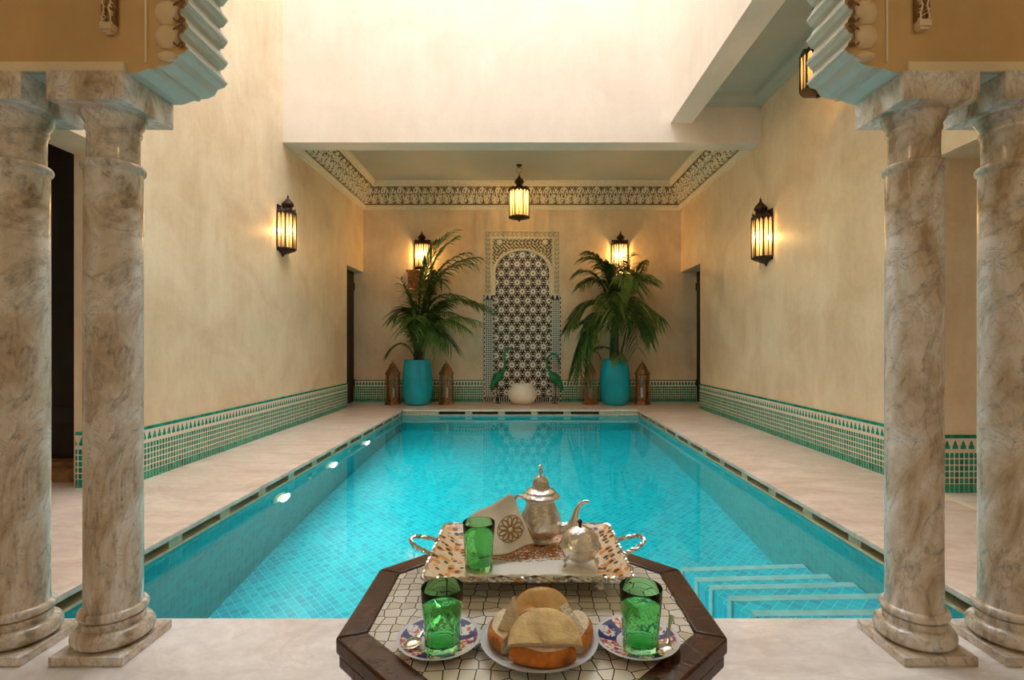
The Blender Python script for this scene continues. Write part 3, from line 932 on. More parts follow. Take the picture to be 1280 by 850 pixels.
# floor lanterns
def floor_lantern():
    t = thing('floor_lantern', 'x', 'lantern')
    m = MB()
    P6 = lambda r: poly(6, r, PI / 6)
    m.prism(P6(.155), 0, .03); m.prism(P6(.145), .03, .06, tz=.93); m.prism(P6(.122), .06, .10, tz=1.0); m.prism(P6(.135), .10, .115)
    m.build('base', M['copper'], t, bevel=.003)
    m = MB()
    for x, y in P6(.12): m.box(x - .011, x + .011, y - .011, y + .011, .115, .56)
    q = P6(.12)
    for i in range(6):
        a, b_ = q[i], q[(i + 1) % 6]
        for z in (.12, .55): m.tube([(*a, z), (*b_, z)], .012, 6)
        def L(t_, z): return (a[0] + (b_[0] - a[0]) * t_, a[1] + (b_[1] - a[1]) * t_, z)
        for t_ in (.2, .8): m.tube([L(t_, .12), L(t_, .44), L(.5, .53)], .005, 5)
    m.build('frame', M['copper'], t)
    for i in range(6):
        a, b_ = q[i], q[(i + 1) % 6]
        m = MB(); m.add([(a[0] * .96, a[1] * .96, .12), (b_[0] * .96, b_[1] * .96, .12), (b_[0] * .96, b_[1] * .96, .55), (a[0] * .96, a[1] * .96, .55)], [(0, 1, 2, 3)])
        m.build('glass_pane', M['clear'], t, recalc=False)
    m = MB(); m.prism(P6(.145), .56, .585); m.prism(P6(.135), .585, .72, tz=.42); m.prism(P6(.06), .72, .75, tz=.8)
    m.lathe([(.02, .75), (.025, .765), (.01, .775), (.01, .785)], 10)
    m.tube([(.022 * math.cos(a), 0, .80 + .022 * math.sin(a)) for a in [2 * PI * i / 12 for i in range(13)]], .004, 6)
    m.build('roof', M['copper'], t, angle=20)
    m = MB(); m.lathe([(.035, .115), (.035, .30), (.03, .31), (.0, .305)], 16); m.build('candle', M['candle'], t)
    return t
fl = floor_lantern(); YL = 9.72
fl.location = (at(491, 0, YL).x, YL, 0); fl['label'] = 'copper hexagonal floor lantern left of the left turquoise pot'
for px, lab in ((558, 'copper hexagonal floor lantern between left turquoise pot and green crane'), (738, 'copper hexagonal floor lantern between right crane statue and turquoise pot'),
                (803, 'copper hexagonal floor lantern right of the right turquoise pot')):
    dup(fl, (at(px, 0, YL).x, YL, 0), random.uniform(-.2, .2), lab)
# metal hoop leaning on the third lantern
m = MB(); hx = at(728, 0, 9.95).x
m.tube([(hx - .0 + .0, 0, 0), (hx - .02, 0, .75), (hx + .03, 0, .93), (hx + .16, 0, 1.0), (hx + .30, 0, .95), (hx + .36, 0, .82)], .012, 8)
m.v = [(x - hx, y, z) for x, y, z in m.v]
tag(m.build('curved_hook', M['copper'], loc=(hx, 9.98, 0)), 'thin curved copper rod standing behind lantern right of the mosaic', 'rod')

# ------------------------------------------------------------------ palms in turquoise pots
def frond(parent, p0, p1, p2, ll, n=27, mat='leaf', droop=.55):
    """p0,p1,p2: bezier of the midrib (local); ll: leaflet length"""
    rib = bez(p0, p1, p2, 24)
    m = MB(); m.tube(rib, [.011 * (1 - .8 * i / 24) + .001 for i in range(25)], 5, mi=1)
    for k in range(n):
        t = .22 + .78 * k / (n - 1); i = min(23, int(t * 24)); p = rib[i].lerp(rib[i + 1], t * 24 - i)
        tan = (rib[i + 1] - rib[i]).normalized()
        side = tan.cross(Vector((0, 0, 1)))
        if side.length < .05: side = Vector((1, .3, 0))
        side.normalize()
        L = ll * (.45 + .55 * math.sin(PI * min(1, (t - .12) * 1.05))) * random.uniform(.85, 1.1)
        for sg in (-1, 1):
            d = (side * sg * .8 + tan * .75 + Vector((0, 0, random.uniform(.05, .3)))).normalized()
            w = .014 * random.uniform(.8, 1.2)
            pts = []
            for q in range(5):
                u = q / 4
                pts.append(p + d * (L * u) + Vector((0, 0, -droop * L * u * u)))
            wd = d.cross(Vector((0, 0, 1))).normalized() + Vector((0, 0, random.uniform(-.8, .8)))
            wd.normalize()
            ww = [w * .5, w, w * .9, w * .6, .001]
            vs = []
            for p_ in pts: p_.y = min(p_.y, .33)
            for q in range(5): vs += [pts[q] - wd * ww[q], pts[q] + wd * ww[q] + Vector((0, 0, .0))]
            m.add(vs, [(2 * q, 2 * q + 1, 2 * q + 3, 2 * q + 2) for q in range(4)])
    m.build('frond', [M[mat], M['stem']], parent, recalc=False)
def palm(label, loc, fronds, trunk=None):
    t = thing('potted_palm', label, 'plant', loc)
    m = MB(); m.lathe([(.17, 0), (.20, .01), (.238, .06), (.268, .16), (.278, .29), (.274, .44), (.260, .6), (.246, .74), (.240, .79), (.243, .81), (.240, .825), (.225, .825), (.221, .78), (.0, .76)], 48)
    pot = m.build('pot', M['pot'], t)
    m = MB(); m.lathe([(.221, .765), (.12, .785), (0, .79)], 24); m.build('soil', M['soil'], t)
    Y = loc[1]
    def loc_(px, py, dy): 
        p = at(px, py, Y + dy); return (p.x - loc[0], dy, p.z)
    if trunk:
        m = MB()
        for (a, b_, c, r) in trunk: m.tube(bez(loc_(*a), loc_(*b_), loc_(*c), 8), [r * (1 - .4 * i / 8) for i in range(9)], 8)
        m.build('stems', M['stem'], t)
    J = lambda s_: random.uniform(-s_, s_)
    for a, b_, c, ll, mt, dr in fronds:
        frond(t, loc_(*a), loc_(*b_), loc_(*c), ll, mat=mt, droop=dr)
        if ll > .35:
            for rep in range(2):
                b2 = (b_[0] + J(9), b_[1] + J(9), b_[2] + J(.12)); c2 = (c[0] * .8 + b_[0] * .2 + J(14), c[1] + J(12), c[2] - .1 + J(.18))
                frond(t, loc_(a[0] + J(3), a[1], a[2] + J(.05)), loc_(*b2), loc_(*c2), ll * .95, n=24, mat=random.choice('gl') == 'g' and 'leaf' or mt, droop=dr * random.uniform(.8, 1.2))
    return t
g, l = 'leaf', 'leaf2'
YP = 9.64
palm('tall drooping palm in turquoise pot left of the mosaic panel', (at(522, 0, YP).x, YP, 0), [
    ((524, 452, 0), (525, 330, 0), (594, 322, -.1), .46, g, .55),
    ((524, 452, 0), (524, 320, 0), (570, 298, .1), .42, l, .35),
    ((524, 452, 0), (530, 345, -.1), (612, 385, -.2), .48, g, .6),
    ((526, 452, 0), (540, 380, -.1), (598, 402, -.3), .44, l, .6),
    ((524, 452, 0), (520, 375, -.1), (560, 425, -.35), .50, g, .7),
    ((522, 452, 0), (515, 368, 0), (494, 395, -.2), .44, g, .55),
    ((520, 452, 0), (518, 375, -.2), (520, 400, -.45), .48, l, .7),
    ((520, 452, 0), (508, 415, 0), (486, 440, -.1), .30, g, .5),
    ((523, 452, 0), (528, 370, -.2), (545, 415, -.5), .46, g, .75),
    ((522, 452, 0), (530, 340, .15), (545, 345, .2), .42, g, .5),
    ((522, 452, 0), (526, 400, -.1), (506, 360, -.2), .42, g, .45),
    ((523, 452, 0), (530, 400, -.1), (565, 372, -.2), .46, g, .55),
    ((522, 452, 0), (520, 420, -.1), (535, 395, -.35), .44, l, .6),
], [((518, 455, 0), (520, 420, 0), (524, 385, 0), .02), ((524, 455, 0), (528, 420, 0), (530, 380, 0), .02), ((528, 455, .02), (534, 420, .05), (536, 390, 0), .018), ((521, 455, -.05), (517, 430, -.1), (512, 405, -.1), .014)])
palm('bushy palm with thick trunk in turquoise pot right of the mosaic panel', (at(769, 0, YP).x, YP, 0), [
    ((770, 400, 0), (768, 318, 0), (732, 322, -.1), .44, g, .5),
    ((770, 400, 0), (772, 320, -.1), (790, 360, -.4), .50, l, .75),
    ((770, 400, 0), (780, 335, -.1), (812, 345, -.2), .44, l, .6),
    ((770, 405, 0), (780, 340, -.1), (824, 402, -.2), .46, l, .6),
    ((772, 405, 0), (790, 360, -.1), (812, 425, -.3), .42, g, .6),
    ((768, 405, 0), (745, 350, 0), (712, 402, -.1), .46, g, .5),
    ((768, 405, 0), (740, 370, 0), (718, 462, -.1), .48, g, .7),
    ((770, 400, 0), (762, 335, -.2), (758, 395, -.5), .50, l, .8),
    ((768, 400, 0), (755, 335, .05), (728, 352, 0), .40, g, .5),
    ((772, 400, 0), (776, 350, -.2), (780, 400, -.5), .46, g, .8),
    ((770, 400, 0), (770, 330, .1), (762, 330, .2), .44, g, .6),
    ((768, 445, 0), (760, 425, 0), (735, 440, -.1), .24, g, .4),
    ((770, 455, 0), (772, 430, -.1), (774, 450, -.3), .22, l, .8),
    ((770, 400, 0), (790, 345, -.05), (800, 330, 0), .42, g, .6),
    ((770, 405, 0), (752, 380, -.1), (738, 415, -.3), .42, l, .6),
], [((769, 458, 0), (770, 430, 0), (770, 395, 0), .07), ((774, 455, 0), (780, 425, 0), (786, 400, -.1), .016), ((764, 455, 0), (763, 430, 0), (766, 400, 0), .03)])

# ------------------------------------------------------------------ crane statues and ribbed white pot
def crane(label, px, flip, tall):
    Y = 9.85; t = thing('crane_statue', label, 'statue', (at(px, 0, Y).x, Y, 0))
    s = flip
    if tall: neck = [(-.13, .42), (-.06, .52), (.03, .60), (.06, .72), (.055, .85), (.07, .97), (.13, 1.035), (.20, 1.03)]
    else: neck = [(.10, .38), (.02, .50), (-.06, .60), (-.11, .72), (-.09, .86), (.0, .93), (.08, .90), (.11, .82)]
    pts = spline([(x, 0, z) for x, z in neck], 6)
    n = len(pts); rad = []
    for i in range(n):
        u = i / (n - 1)
        rad.append(.02 + .075 * math.exp(-((u - .10) / .13) ** 2) if u < .5 else .020 * (1 - .15 * (u - .5)))
    rad[0] = .02
    m = MB(); m.tube(pts, rad, 12); m.build('body', M['crane'], t)
    e = pts[-1]; d = (pts[-1] - pts[-2]).normalized()
    m = MB(); m.tube([e - d * .02, e + d * .02, e + d * .10 + Vector((0, 0, -.01))], [.022, .014, .002], 8); m.build('beak', M['crane_dark'], t)
    bx, bz = neck[0]
    sx = 1 if tall else -1
    m = MB(); m.tube([(bx + .06 * sx, 0, .47), (bx, 0, .42), (bx - .06 * sx, 0, .30), (bx - .05 * sx, 0, .22)], [.05, .07, .04, .008], 10, flat=1); m.build('tail_feathers', M['crane'], t)
    for dy in (-.025, .025):
        x0 = bx + .05 * sx
        m = MB(); m.tube([(x0, dy, .42), (x0 - .01 * sx, dy, .22), (x0 + .01 * sx, dy, .02)], [.013, .009, .008], 8)
        for a in (-.5, 0, .5, PI): m.tube([(x0 + .01 * sx, dy, .014), (x0 + .01 * sx + .055 * math.cos(a) * sx, dy + .055 * math.sin(a), .006)], [.007, .003], 6)
        m.build('leg', M['crane_dark'], t)
    return t
crane('green bronze crane statue stretching its neck, left of the white pot', 627, 1, True)
crane('green bronze crane statue with its neck curled down, right of the white pot', 691, -1, False)
m = MB()
m.lathe([(.10, 0), (.16, .01), (.225, .07), (.262, .15), (.262, .21), (.23, .29), (.19, .335), (.195, .345), (.20, .372), (.185, .372), (.165, .33), (.0, .30)], 120, mod=lambda a, z: 1 + .05 * abs(math.cos(a * 12)) - .035 + (.03 * math.cos(a * 16) if z > .36 else 0))
tag(m.build('ribbed_pot', M['ceramic'], loc=(at(653, 0, 9.75).x, 9.75, 0)), 'squat ribbed white pumpkin-shaped pot in front of the mosaic panel', 'pot')

# ------------------------------------------------------------------ octagonal tea table
TZ = .65; TA = .300; TYC = .928; TXC = .013
tb = thing('tea_table', 'octagonal dark wood tea table with white bone-inlaid top', 'table', (TXC, TYC, 0))
R8 = TA / math.cos(PI / 8)
m = MB(); m.prism(poly(8, (TA - .045) / math.cos(PI / 8), PI / 8), TZ - .012, TZ - .001); m.build('inlaid_top', M['bone'], tb)
m = MB()
outer, inner = poly(8, R8, PI / 8), poly(8, (TA - .045) / math.cos(PI / 8), PI / 8)
for i in range(8):
    j = (i + 1) % 8
    for (ro, ri, z0, z1) in ((1, 1, TZ - .022, TZ + .002),):
        a, b_, c, d = outer[i], outer[j], inner[j], inner[i]
        m.add([(*a, z0), (*b_, z0), (*c, z0), (*d, z0), (*a, z1), (*b_, z1), (*c, z1), (*d, z1)],
              [(0, 1, 2, 3), (4, 5, 6, 7), (0, 1, 5, 4), (1, 2, 6, 5), (2, 3, 7, 6), (3, 0, 4, 7)])
m.build('rim', M['wood'], tb, bevel=.004)
m = MB(); m.prism(poly(8, R8 * .985, PI / 8), TZ - .045, TZ - .024); m.prism(poly(8, R8 * .93, PI / 8), TZ - .14, TZ - .045); m.build('apron', M['wood'], tb, bevel=.004)
for i in range(8):
    a, b_ = Vector(poly(8, R8 * .90, PI / 8)[i]), Vector(poly(8, R8 * .90, PI / 8)[(i + 1) % 8])
    m = MB()
    arch_ = [(0, 0), (.16, 0), (.16, .26), (.22, .36), (.36, .44), (.5, .48), (.64, .44), (.78, .36), (.84, .26), (.84, 0), (1, 0), (1, .52), (0, .52)]
    nrm = Vector(((a + b_) / 2)).normalized() * .018
    V = []
    for off in (0, 1):
        for u, z in arch_:
            p = a.lerp(b_, u) - nrm * off; V.append((p.x, p.y, z))
    k = len(arch_)
    m.add(V, [tuple(range(k)), tuple(range(k, 2 * k))] + [(q, (q + 1) % k, (q + 1) % k + k, q + k) for q in range(k)])
    m.build('leg_panel', M['wood'], tb)

# tray
YT0, YT1, TW = .915, 1.19, .183
TXc = .008; ZT_ = .68
ty = thing('serving_tray', 'rectangular openwork tray with twisted silver handles on the tea table', 'tray', (TXc, (YT0 + YT1) / 2, TZ))
D = (YT1 - YT0) / 2
def rr(w, d, z, r=.03, n=5, sc=0):
    out = []
    for cx_, cy_, a0 in ((w - r, d - r, 0), (-w + r, d - r, PI / 2), (-w + r, -d + r, PI), (w - r, -d + r, 1.5 * PI)):
        for k in range(n + 1):
            a = a0 + PI / 2 * k / n; out.append((cx_ + r * math.cos(a), cy_ + r * math.sin(a), z))
    return out
def loops(m, Ls, cap0=True, cap1=False):
    n = len(Ls[0]); vs = [p for L in Ls for p in L]
    fs = [(j * n + i, j * n + (i + 1) % n, (j + 1) * n + (i + 1) % n, (j + 1) * n + i) for j in range(len(Ls) - 1) for i in range(n)]
    if cap0: fs.append(tuple(range(n))[::-1])
    if cap1: fs.append(tuple((len(Ls) - 1) * n + i for i in range(n)))
    m.add(vs, fs)
m = MB(); loops(m, [rr(TW, D, .043, .015), rr(TW, D, .046, .015), rr(TW - .036, D - .036, .026, .02)], False, True)
m.build('tray_body', M['tray'], ty, angle=25)
m = MB(); loops(m, [rr(TW - .050, D - .050, .020, .02), rr(TW - .036, D - .036, .022, .02), rr(TW, D, .0425, .015)], True, False)
m.build('underside', M['silver_plain'], ty, angle=25)
m = MB()
base = rr(TW + .002, D + .002, .045, .015)
dens = []
for i in range(len(base)):
    a, b_ = Vector(base[i]), Vector(base[(i + 1) % len(base)]); k = max(1, int((b_ - a).length / .0035))
    dens += [a.lerp(b_, q / k) for q in range(k)]
for ph in (0, PI):
    pts = []
    for i, p in enumerate(dens + [dens[0]]):
        an = i * .75 + ph; pts.append(p + Vector((math.cos(an) * .0018, math.cos(an) * .0018, math.sin(an) * .0026 - .002)))
    m.tube(pts, .0028, 5)
m.build('twisted_rim', M['silver_plain'], ty)
for s in (-1, 1):
    m = MB()
    ctrl = [(s * TW, -.032, .044), (s * (TW + .014), -.034, .050), (s * (TW + .036), -.030, .060), (s * (TW + .048), -.012, .064), (s * (TW + .044), .010, .064), (s * (TW + .030), .028, .056), (s * (TW + .012), .034, .050), (s * TW, .038, .044)]
    sp = spline(ctrl, 8)
    for ph in (0, PI):
        m.tube([p + Vector((math.cos(i * .8 + ph), math.sin(i * .8 + ph), math.sin(i * .8 + ph))) * .0019 for i, p in enumerate(sp)], .0026, 6)
    m.build('handle', M['silver_plain'], ty)
for sx in (-1, 1):
    for sy in (-1, 1):
        m = MB(); m.lathe([(0, 0), (.008, .0), (.010, .006), (.006, .014), (.007, .020)], 12, (sx * (TW - .05), sy * (D - .05), 0)); m.build('foot', M['silver_plain'], ty)
# lace cloth on the tray
m = MB(); tcx, tcy = .655, 0
def cl(u, v):
    x = -.105 + .235 * u; y = -D - .004 + (2 * D - .07) * v
    sc_ = .006 * abs(math.sin(u * PI * 4)) if v < .02 else 0
    e = max(0, (-(D - .036)) - y) / .036
    z = .0285 + .021 * min(1, e) + .0012 * math.sin(x * 60 + y * 45) * (1 - min(1, e))
    if v < .02: z += .001 - sc_
    return (x, y + sc_ * .3, z)
m.grid(cl, 60, 44)
tag(m.build('lace_cloth', M['lace'], recalc=False, solid=.0012, loc=(TXc, (YT0 + YT1) / 2, TZ + .001)), 'white cloth with rust-brown embroidery lying over the tray', 'cloth')

# teapot
SZ = TZ + .0316
tp_c = Vector((at(676, 0, 1.122).x, 1.122, SZ))
tp = thing('teapot', 'silver Moroccan teapot with domed lid and curved spout on the tray', 'teapot', tp_c)
tp.scale = (.97, .97, .885)
flute = lambda a, z: 1 + .018 * abs(math.cos(a * 8))
m = MB(); m.lathe([(.026, 0), (.029, .004), (.024, .007), (.032, .014), (.044, .028), (.047, .042), (.043, .060), (.034, .082), (.029, .098), (.031, .103), (.036, .106)], 64, mod=flute); m.build('body', M['silver'], tp)
m = MB(); m.lathe([(.040, .105), (.042, .107), (.0415, .111), (.034, .117), (.033, .121), (.029, .124), (.020, .128), (.0185, .136), (.0165, .147), (.011, .155), (.006, .159), (.0, .160)], 48, mod=lambda a, z: 1 + (.02 * abs(math.cos(a * 8)) if z > .125 else 0)); lid = m.build('lid', M['silver'], tp)
m = MB(); m.lathe([(.003, .157), (.003, .163), (.006, .167), (.004, .171), (.0035, .178), (.0055, .182), (.0, .186)], 16); m.build('finial', M['silver_plain'], lid)
m = MB(); m.tube(spline([(.036, -.004, .030), (.060, -.010, .036), (.072, -.012, .055), (.078, -.014, .080), (.090, -.016, .098), (.104, -.018, .100)], 6), [.013 - .008 * min(1, i / 22) for i in range(31)], 12); m.build('spout', M['silver_plain'], tp)
m = MB(); m.tube(spline([(-.030, .010, .094), (-.042, .026, .100), (-.056, .034, .092), (-.060, .036, .072), (-.054, .030, .048), (-.036, .020, .036)], 6), .0042, 8); m.build('handle', M['silver_plain'], tp)
# sugar bowl
sb_c = Vector((at(725, 0, 1.0).x, 1.0, SZ))
sb = thing('sugar_bowl', 'small round silver sugar bowl with domed lid beside the teapot', 'bowl', sb_c)
m = MB(); m.lathe([(0, .008), (.014, .009), (.026, .016), (.034, .028), (.037, .036), (.038, .038)], 40, mod=lambda a, z: 1 + .02 * abs(math.cos(a * 7))); m.build('bowl', M['silver'], sb)
m = MB(); m.lathe([(.038, .038), (.0395, .040), (.036, .044), (.033, .055), (.025, .066), (.012, .073), (0, .075)], 48, mod=lambda a, z: 1 + .02 * abs(math.cos(a * 9 + z * 60))); lid = m.build('lid', M['silver'], sb)
m = MB(); m.lathe([(.003, .074), (.003, .078), (.005, .081), (.004, .085), (0, .088)], 12); m.build('knob', M['iron'], lid)
for k in range(3):
    a = PI * 1.17 + k * 2 * PI / 3
    m = MB(); m.tube([(.026 * math.cos(a), .026 * math.sin(a), .020), (.036 * math.cos(a), .036 * math.sin(a), .014), (.033 * math.cos(a), .033 * math.sin(a), .005), (.038 * math.cos(a), .038 * math.sin(a), .003)], [.003, .0028, .002, .0025], 8); m.build('foot', M['silver_plain'], sb)

# napkin: folded, propped against the teapot
n0 = Vector((at(626, 0, 1.06).x, 1.045, SZ))
nk = thing('folded_napkin', 'cream folded napkin with brown flower embroidery propped against the teapot', 'napkin', n0)
A_ = at(583, 650, 1.09) - n0; B_ = at(640, 617, 1.115) - n0; C_ = at(668, 683, 1.045) - n0; D_ = at(600, 700, 1.0) - n0
D_.z = max(D_.z, .003); C_.z = max(.003, C_.z)
def nap(off):
    def f(u, v):
        p = (A_.lerp(B_, u)).lerp(D_.lerp(C_, u), v)
        p = p + Vector((0, off + .006 * math.sin(u * 5 + v * 3) + .004 * math.sin(v * 7), .002 * math.sin(u * 9)))
        p.z = max(p.z, .002); return p
    return f
m = MB(); m.grid(nap(0), 24, 24); m.build('front_fold', M['linen'], nk, recalc=False, solid=.003)
m = MB(); m.grid(lambda u, v: nap(.008 + .012 * v)(u * .96 + .01, v), 20, 20); m.build('back_fold', M['linen'], nk, recalc=False, solid=.003)
m = MB()
ex, ey = (B_ - A_).normalized(), ((D_ - A_) + (C_ - B_)).normalized()
fc = nap(-.004)(.72, .58)
for k in range(10):
    a = 2 * PI * k / 10
    pts = []
    for q in range(13):
        b__ = 2 * PI * q / 12
        rr_ = .0115 + .0075 * math.cos(b__); tt = a + .26 * math.sin(b__)
        u, v = .72 + rr_ * 11.5 * math.cos(tt), .56 + rr_ * 11 * math.sin(tt)
        pts.append(nap(-.0028)(u, v))
    m.tube(pts, .0015, 5)
for rad in (.004, .021):
    m.tube([nap(-.0028)(.72 + rad * 11.5 * math.cos(t_), .56 + rad * 11 * math.sin(t_)) for t_ in [2 * PI * q / 24 for q in range(25)]], .0009, 5)
m.tube([nap(-.002)(u / 20, .985) for u in range(21)], .0016, 5); m.tube([nap(-.002)(.004, v / 12 * .2) for v in range(13)], .0016, 5)
for q in range(5): m.tube([nap(-.0022)(.01 + .012 * q, .02), nap(-.0022)(.01 + .012 * q, .20 - .035 * q)], .0016, 5)
m.build('embroidery', M['thread'], nk)

# saucers, glasses, spoons
def saucer(label, c):
    t = thing('saucer', label, 'saucer', c, random.uniform(0, .6))
    m = MB(); m.lathe([(0, .002), (.026, .002), (.027, 0), (.030, 0), (.031, .003), (.046, .006), (.062, .0125), (.063, .014), (.061, .0142), (.046, .009), (.030, .0055), (0, .005)], 56); m.build('dish', M['imari'], t)
    return t
c1 = Vector((at(549, 0, .790).x, .790, TZ)); c2 = Vector((at(796, 0, .790).x, .790, TZ))
saucer('blue and orange painted saucer under the left front green glass', c1)
saucer('blue and orange painted saucer under the right front green glass', c2)
def tglass():
    t = thing('tea_glass', 'x', 'glass')
    def flut(a, z): return 1 - (.06 * abs(math.cos(a * 5.5)) if .012 < z < .050 else 0)
    m = MB(); m.lathe([(.0, .0), (.0255, .0), (.0265, .002), (.0262, .009), (.0262, .013), (.0272, .016), (.0278, .030), (.0284, .048), (.0288, .052), (.0300, .070), (.0310, .0895), (.0306, .0905),
                       (.0296, .0895), (.0286, .070), (.0274, .052), (.0262, .030), (.0250, .014), (.023, .010), (.0, .009)], 96, mod=flut)
    m.build('glass_cup', M['gglass'], t, angle=50)
    m = MB()
    for k in range(12):
        a = k * PI / 6 + PI / 12
        m.tube([(.0275 * math.cos(a), .0275 * math.sin(a), .020), (.0287 * math.cos(a), .0287 * math.sin(a), .045)], [.0012, .0014], 5)
    return t
g1 = tglass(); g1.location = (at(553, 0, .772).x, .772, TZ + .0055); g1['label'] = 'green fluted tea glass on the left front saucer'
dup(g1, (at(801, 0, .772).x, .772, TZ + .0055), .3, 'green fluted tea glass on the right front saucer')
dup(g1, (at(598.5, 0, .983).x, .983, SZ + .0003), .1, 'green fluted tea glass on the tray in front of the napkin', .97)
def spoon(label, tip, end):
    t = thing('teaspoon', label, 'spoon', tip)
    d = Vector(end) - Vector(tip); L = d.length; hd = Vector((d.x, d.y, 0)).normalized()
    m = MB(); st_ = 0
    m.lathe([(0, .0), (.006, .0003), (.011, .0025), (.0125, .005), (.0118, .005), (.0105, .0032), (.005, .0012), (0, .001)], 20)
    m.xf(Matrix.Rotation(math.atan2(d.y, d.x), 4, 'Z') @ Matrix.Diagonal((1.4, 1, 1, 1)))
    m.build('bowl', M['silver_plain'], t)
    m = MB(); m.tube([hd * .015 + Vector((0, 0, .0045)), hd * .026 + Vector((0, 0, .007)), d * .7, d], [.0022, .0018, .0022, .0042], 8, flat=.5); m.build('handle', M['silver_plain'], t)
spoon('silver teaspoon resting on the left painted saucer', c1 + Vector((-.036, -.018, .0085)), c1 + Vector((-.010, .052, .020)))
spoon('silver teaspoon standing up at the right side of the right saucer', c2 + Vector((.032, -.034, .0085)), c2 + Vector((.052, .000, .044)))

# bread plate and pieces
cb_ = Vector((at(674, 0, .785).x, .785, TZ))
bp = thing('bread_plate', 'round pale plate with blue-grey rim holding the bread', 'plate', cb_)
m = MB(); m.lathe([(0, .001), (.045, .001), (.046, 0), (.052, 0), (.054, .003), (.075, .008), (.087, .014), (.088, .0155), (.086, .016), (.072, .011), (.052, .006), (0, .005)], 64); m.build('dish', M['plate'], bp)
def bread(label, R, ang, th, loc, xdir, zdir, top=1, bend=0.0):
    """wedge of a round loaf: flat bottom, opening of angle ang about local +x; top: material of the upper face"""
    m = MB(); n = 20
    prof_ = [(0, 0), (R * .5, 0), (R * .88, .001), (R * .97, th * .2), (R, th * .45), (R * .98, th * .72), (R * .90, th * .95), (R * .8, th), (R * .5, th * 1.03), (0, th * 1.0)]
    k = len(prof_); mods = lambda a: 1 + .025 * math.sin(a * 4 + R * 90)
    vs = []
    for a in [-ang / 2 + ang * i / n for i in range(n + 1)]:
        for r, z in prof_:
            y = r * mods(a) * math.sin(a); x = r * mods(a) * math.cos(a)
            vs.append((x, y, z + bend * (y * y) / R + .0012 * math.sin(x * 170 + a * 5) * (z > th * .9)))
    fs, mi = [], []
    for i in range(n):
        for j in range(k - 1):
            fs.append((i * k + j, i * k + j + 1, (i + 1) * k + j + 1, (i + 1) * k + j)); mi.append(2 if 1 <= j <= 5 and top == 0 else ((1 if j > 4 else 2) if top else (0 if j > 5 else 2)))
    fs.append(tuple(range(k))); mi.append(0); fs.append(tuple(n * k + j for j in range(k))[::-1]); mi.append(0)
    m.v, m.f, m.mi = vs, fs, mi
    o = m.build('bread_piece', [M['crumb'], M['breadtop'], M['crust']], recalc=False, angle=40)
    o.location = loc
    x = Vector(xdir).normalized(); z = Vector(zdir); z = (z - x * z.dot(x)).normalized(); y = z.cross(x)
    o.rotation_euler = Matrix((x, y, z)).transposed().to_euler()
    return tag(o, label, 'bread', 'pieces of round bread on the plate')
B = cb_; D2 = math.radians
def dr(a): return (math.cos(D2(a)), math.sin(D2(a)), 0)
V3 = Vector
bread('thick bread wedge lying at plate front, orange crust towards viewer', .070, D2(84), .027, B + V3((.003, -.010, .010)), dr(-90), (0, 0, 1), 0)
bread('thick bread wedge lying at the left of the plate, white crumb up', .070, D2(84), .027, B + V3((-.007, .004, .0105)), dr(184), (0, 0, 1), 0)
bread('thick bread wedge lying at the right of the plate, white crumb up', .068, D2(80), .027, B + V3((.013, .003, .0105)), dr(-4), (0, 0, 1), 0)
bread('half-round golden bread piece laid slanting on the front wedge', .054, D2(172), .007, B + V3((.006, -.070, .0405)), (0, .84, .54), (0, -.54, .84), 1, -.22)
bread('largest half-round bread piece standing up at the plate back', .050, D2(176), .009, B + V3((.004, .034, .022)), (0, .25, .97), (0, -.97, .25), 1, .35)
bread('pointed pale bread wedge standing on end at the left', .052, D2(40), .015, B + V3((-.036, -.004, .078)), (-.12, -.25, -1), (-.3, -.95, .1), 0)
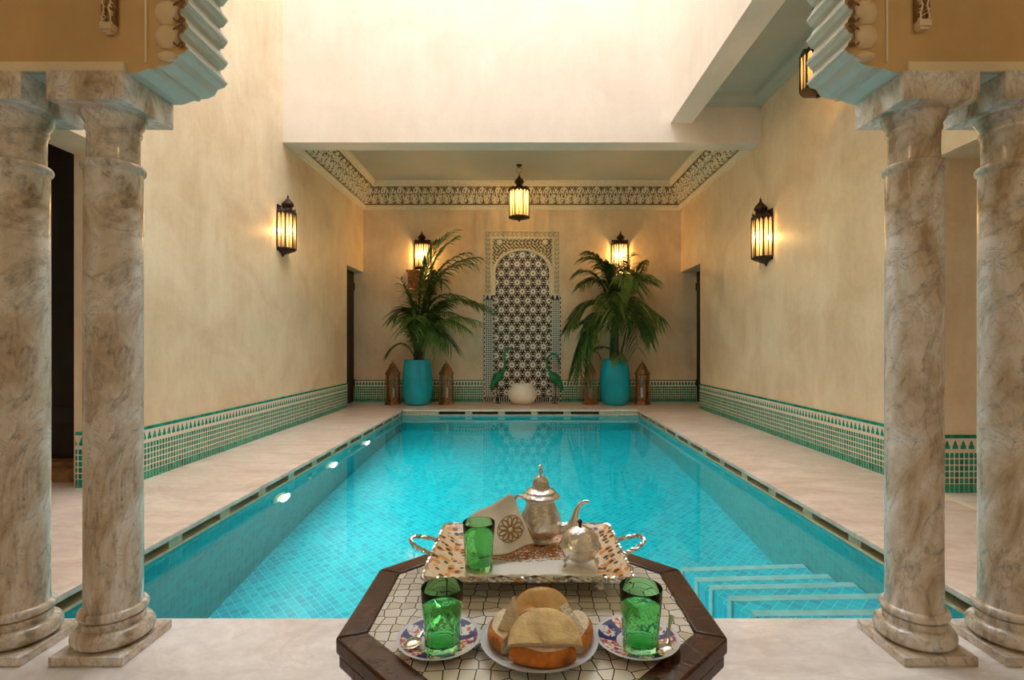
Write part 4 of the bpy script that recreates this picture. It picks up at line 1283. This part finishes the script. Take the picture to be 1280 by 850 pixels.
bread('small bread wedge standing at the right with pale cut side showing', .046, D2(58), .015, B + V3((.041, .000, .066)), (.35, -.25, -1), (-.8, -.6, 0), 0)
bread('round end of bread showing in the middle between the upright pieces', .028, D2(170), .018, B + V3((-.014, .010, .026)), (-.2, .2, .95), (0, -1, .2), 1)

# ------------------------------------------------------------------ light
w = bpy.data.worlds.new('World'); SC.world = w; w.use_nodes = True
bg = w.node_tree.nodes['Background']; bg.inputs[0].default_value = (.82, .91, 1.0, 1); bg.inputs[1].default_value = 7.2
# unseen lanterns added as fill light behind the camera, under the gallery ceiling
for x, yy, lab in ((-2.2, -.6, 'left'), (2.2, -.6, 'right')):
    hanging('hanging_lantern', 'unseen lantern added as fill light under gallery ceiling behind the viewer, on the %s' % lab, (x, yy, ZG), .35, .18, .42, 190, (1, .86, .70))

# ------------------------------------------------------------------ camera and view
cam = bpy.data.cameras.new('camera'); co = bpy.data.objects.new('camera', cam); COL.objects.link(co)
co.location = (0, 0, EYE); co.rotation_euler = (PI / 2, 0, 0)
cam.sensor_width = 36; cam.lens = F / 1280 * 36
cam.shift_x = -(VX - 640) / 1280; cam.shift_y = (VY - 425) / 1280
cam.clip_start = .02
SC.camera = co
SC.view_settings.view_transform = 'Standard'; SC.view_settings.look = 'None'
SC.view_settings.gamma = 1; SC.view_settings.use_curve_mapping = False
SC.view_settings.exposure = 0.12
for yy in (4.45, 5.6, 6.8):          # the light the underwater lamps give
    a_ = bpy.data.lights.new('pool_light', 'AREA'); a_.shape = 'DISK'; a_.size = .16; a_.energy = 14; a_.color = (.8, 1, .95)
    q_ = bpy.data.objects.new('pool_light', a_); COL.objects.link(q_); q_.location = (WL + .06, yy, -.40); q_.rotation_euler = (0, -PI / 2, 0)
cy = SC.cycles
cy.use_denoising = True
cy.max_bounces = 14; cy.diffuse_bounces = 7; cy.glossy_bounces = 6; cy.transmission_bounces = 12; cy.transparent_max_bounces = 12
cy.caustics_refractive = True; cy.caustics_reflective = True
cy.sample_clamp_indirect = 12; cy.blur_glossy = .5
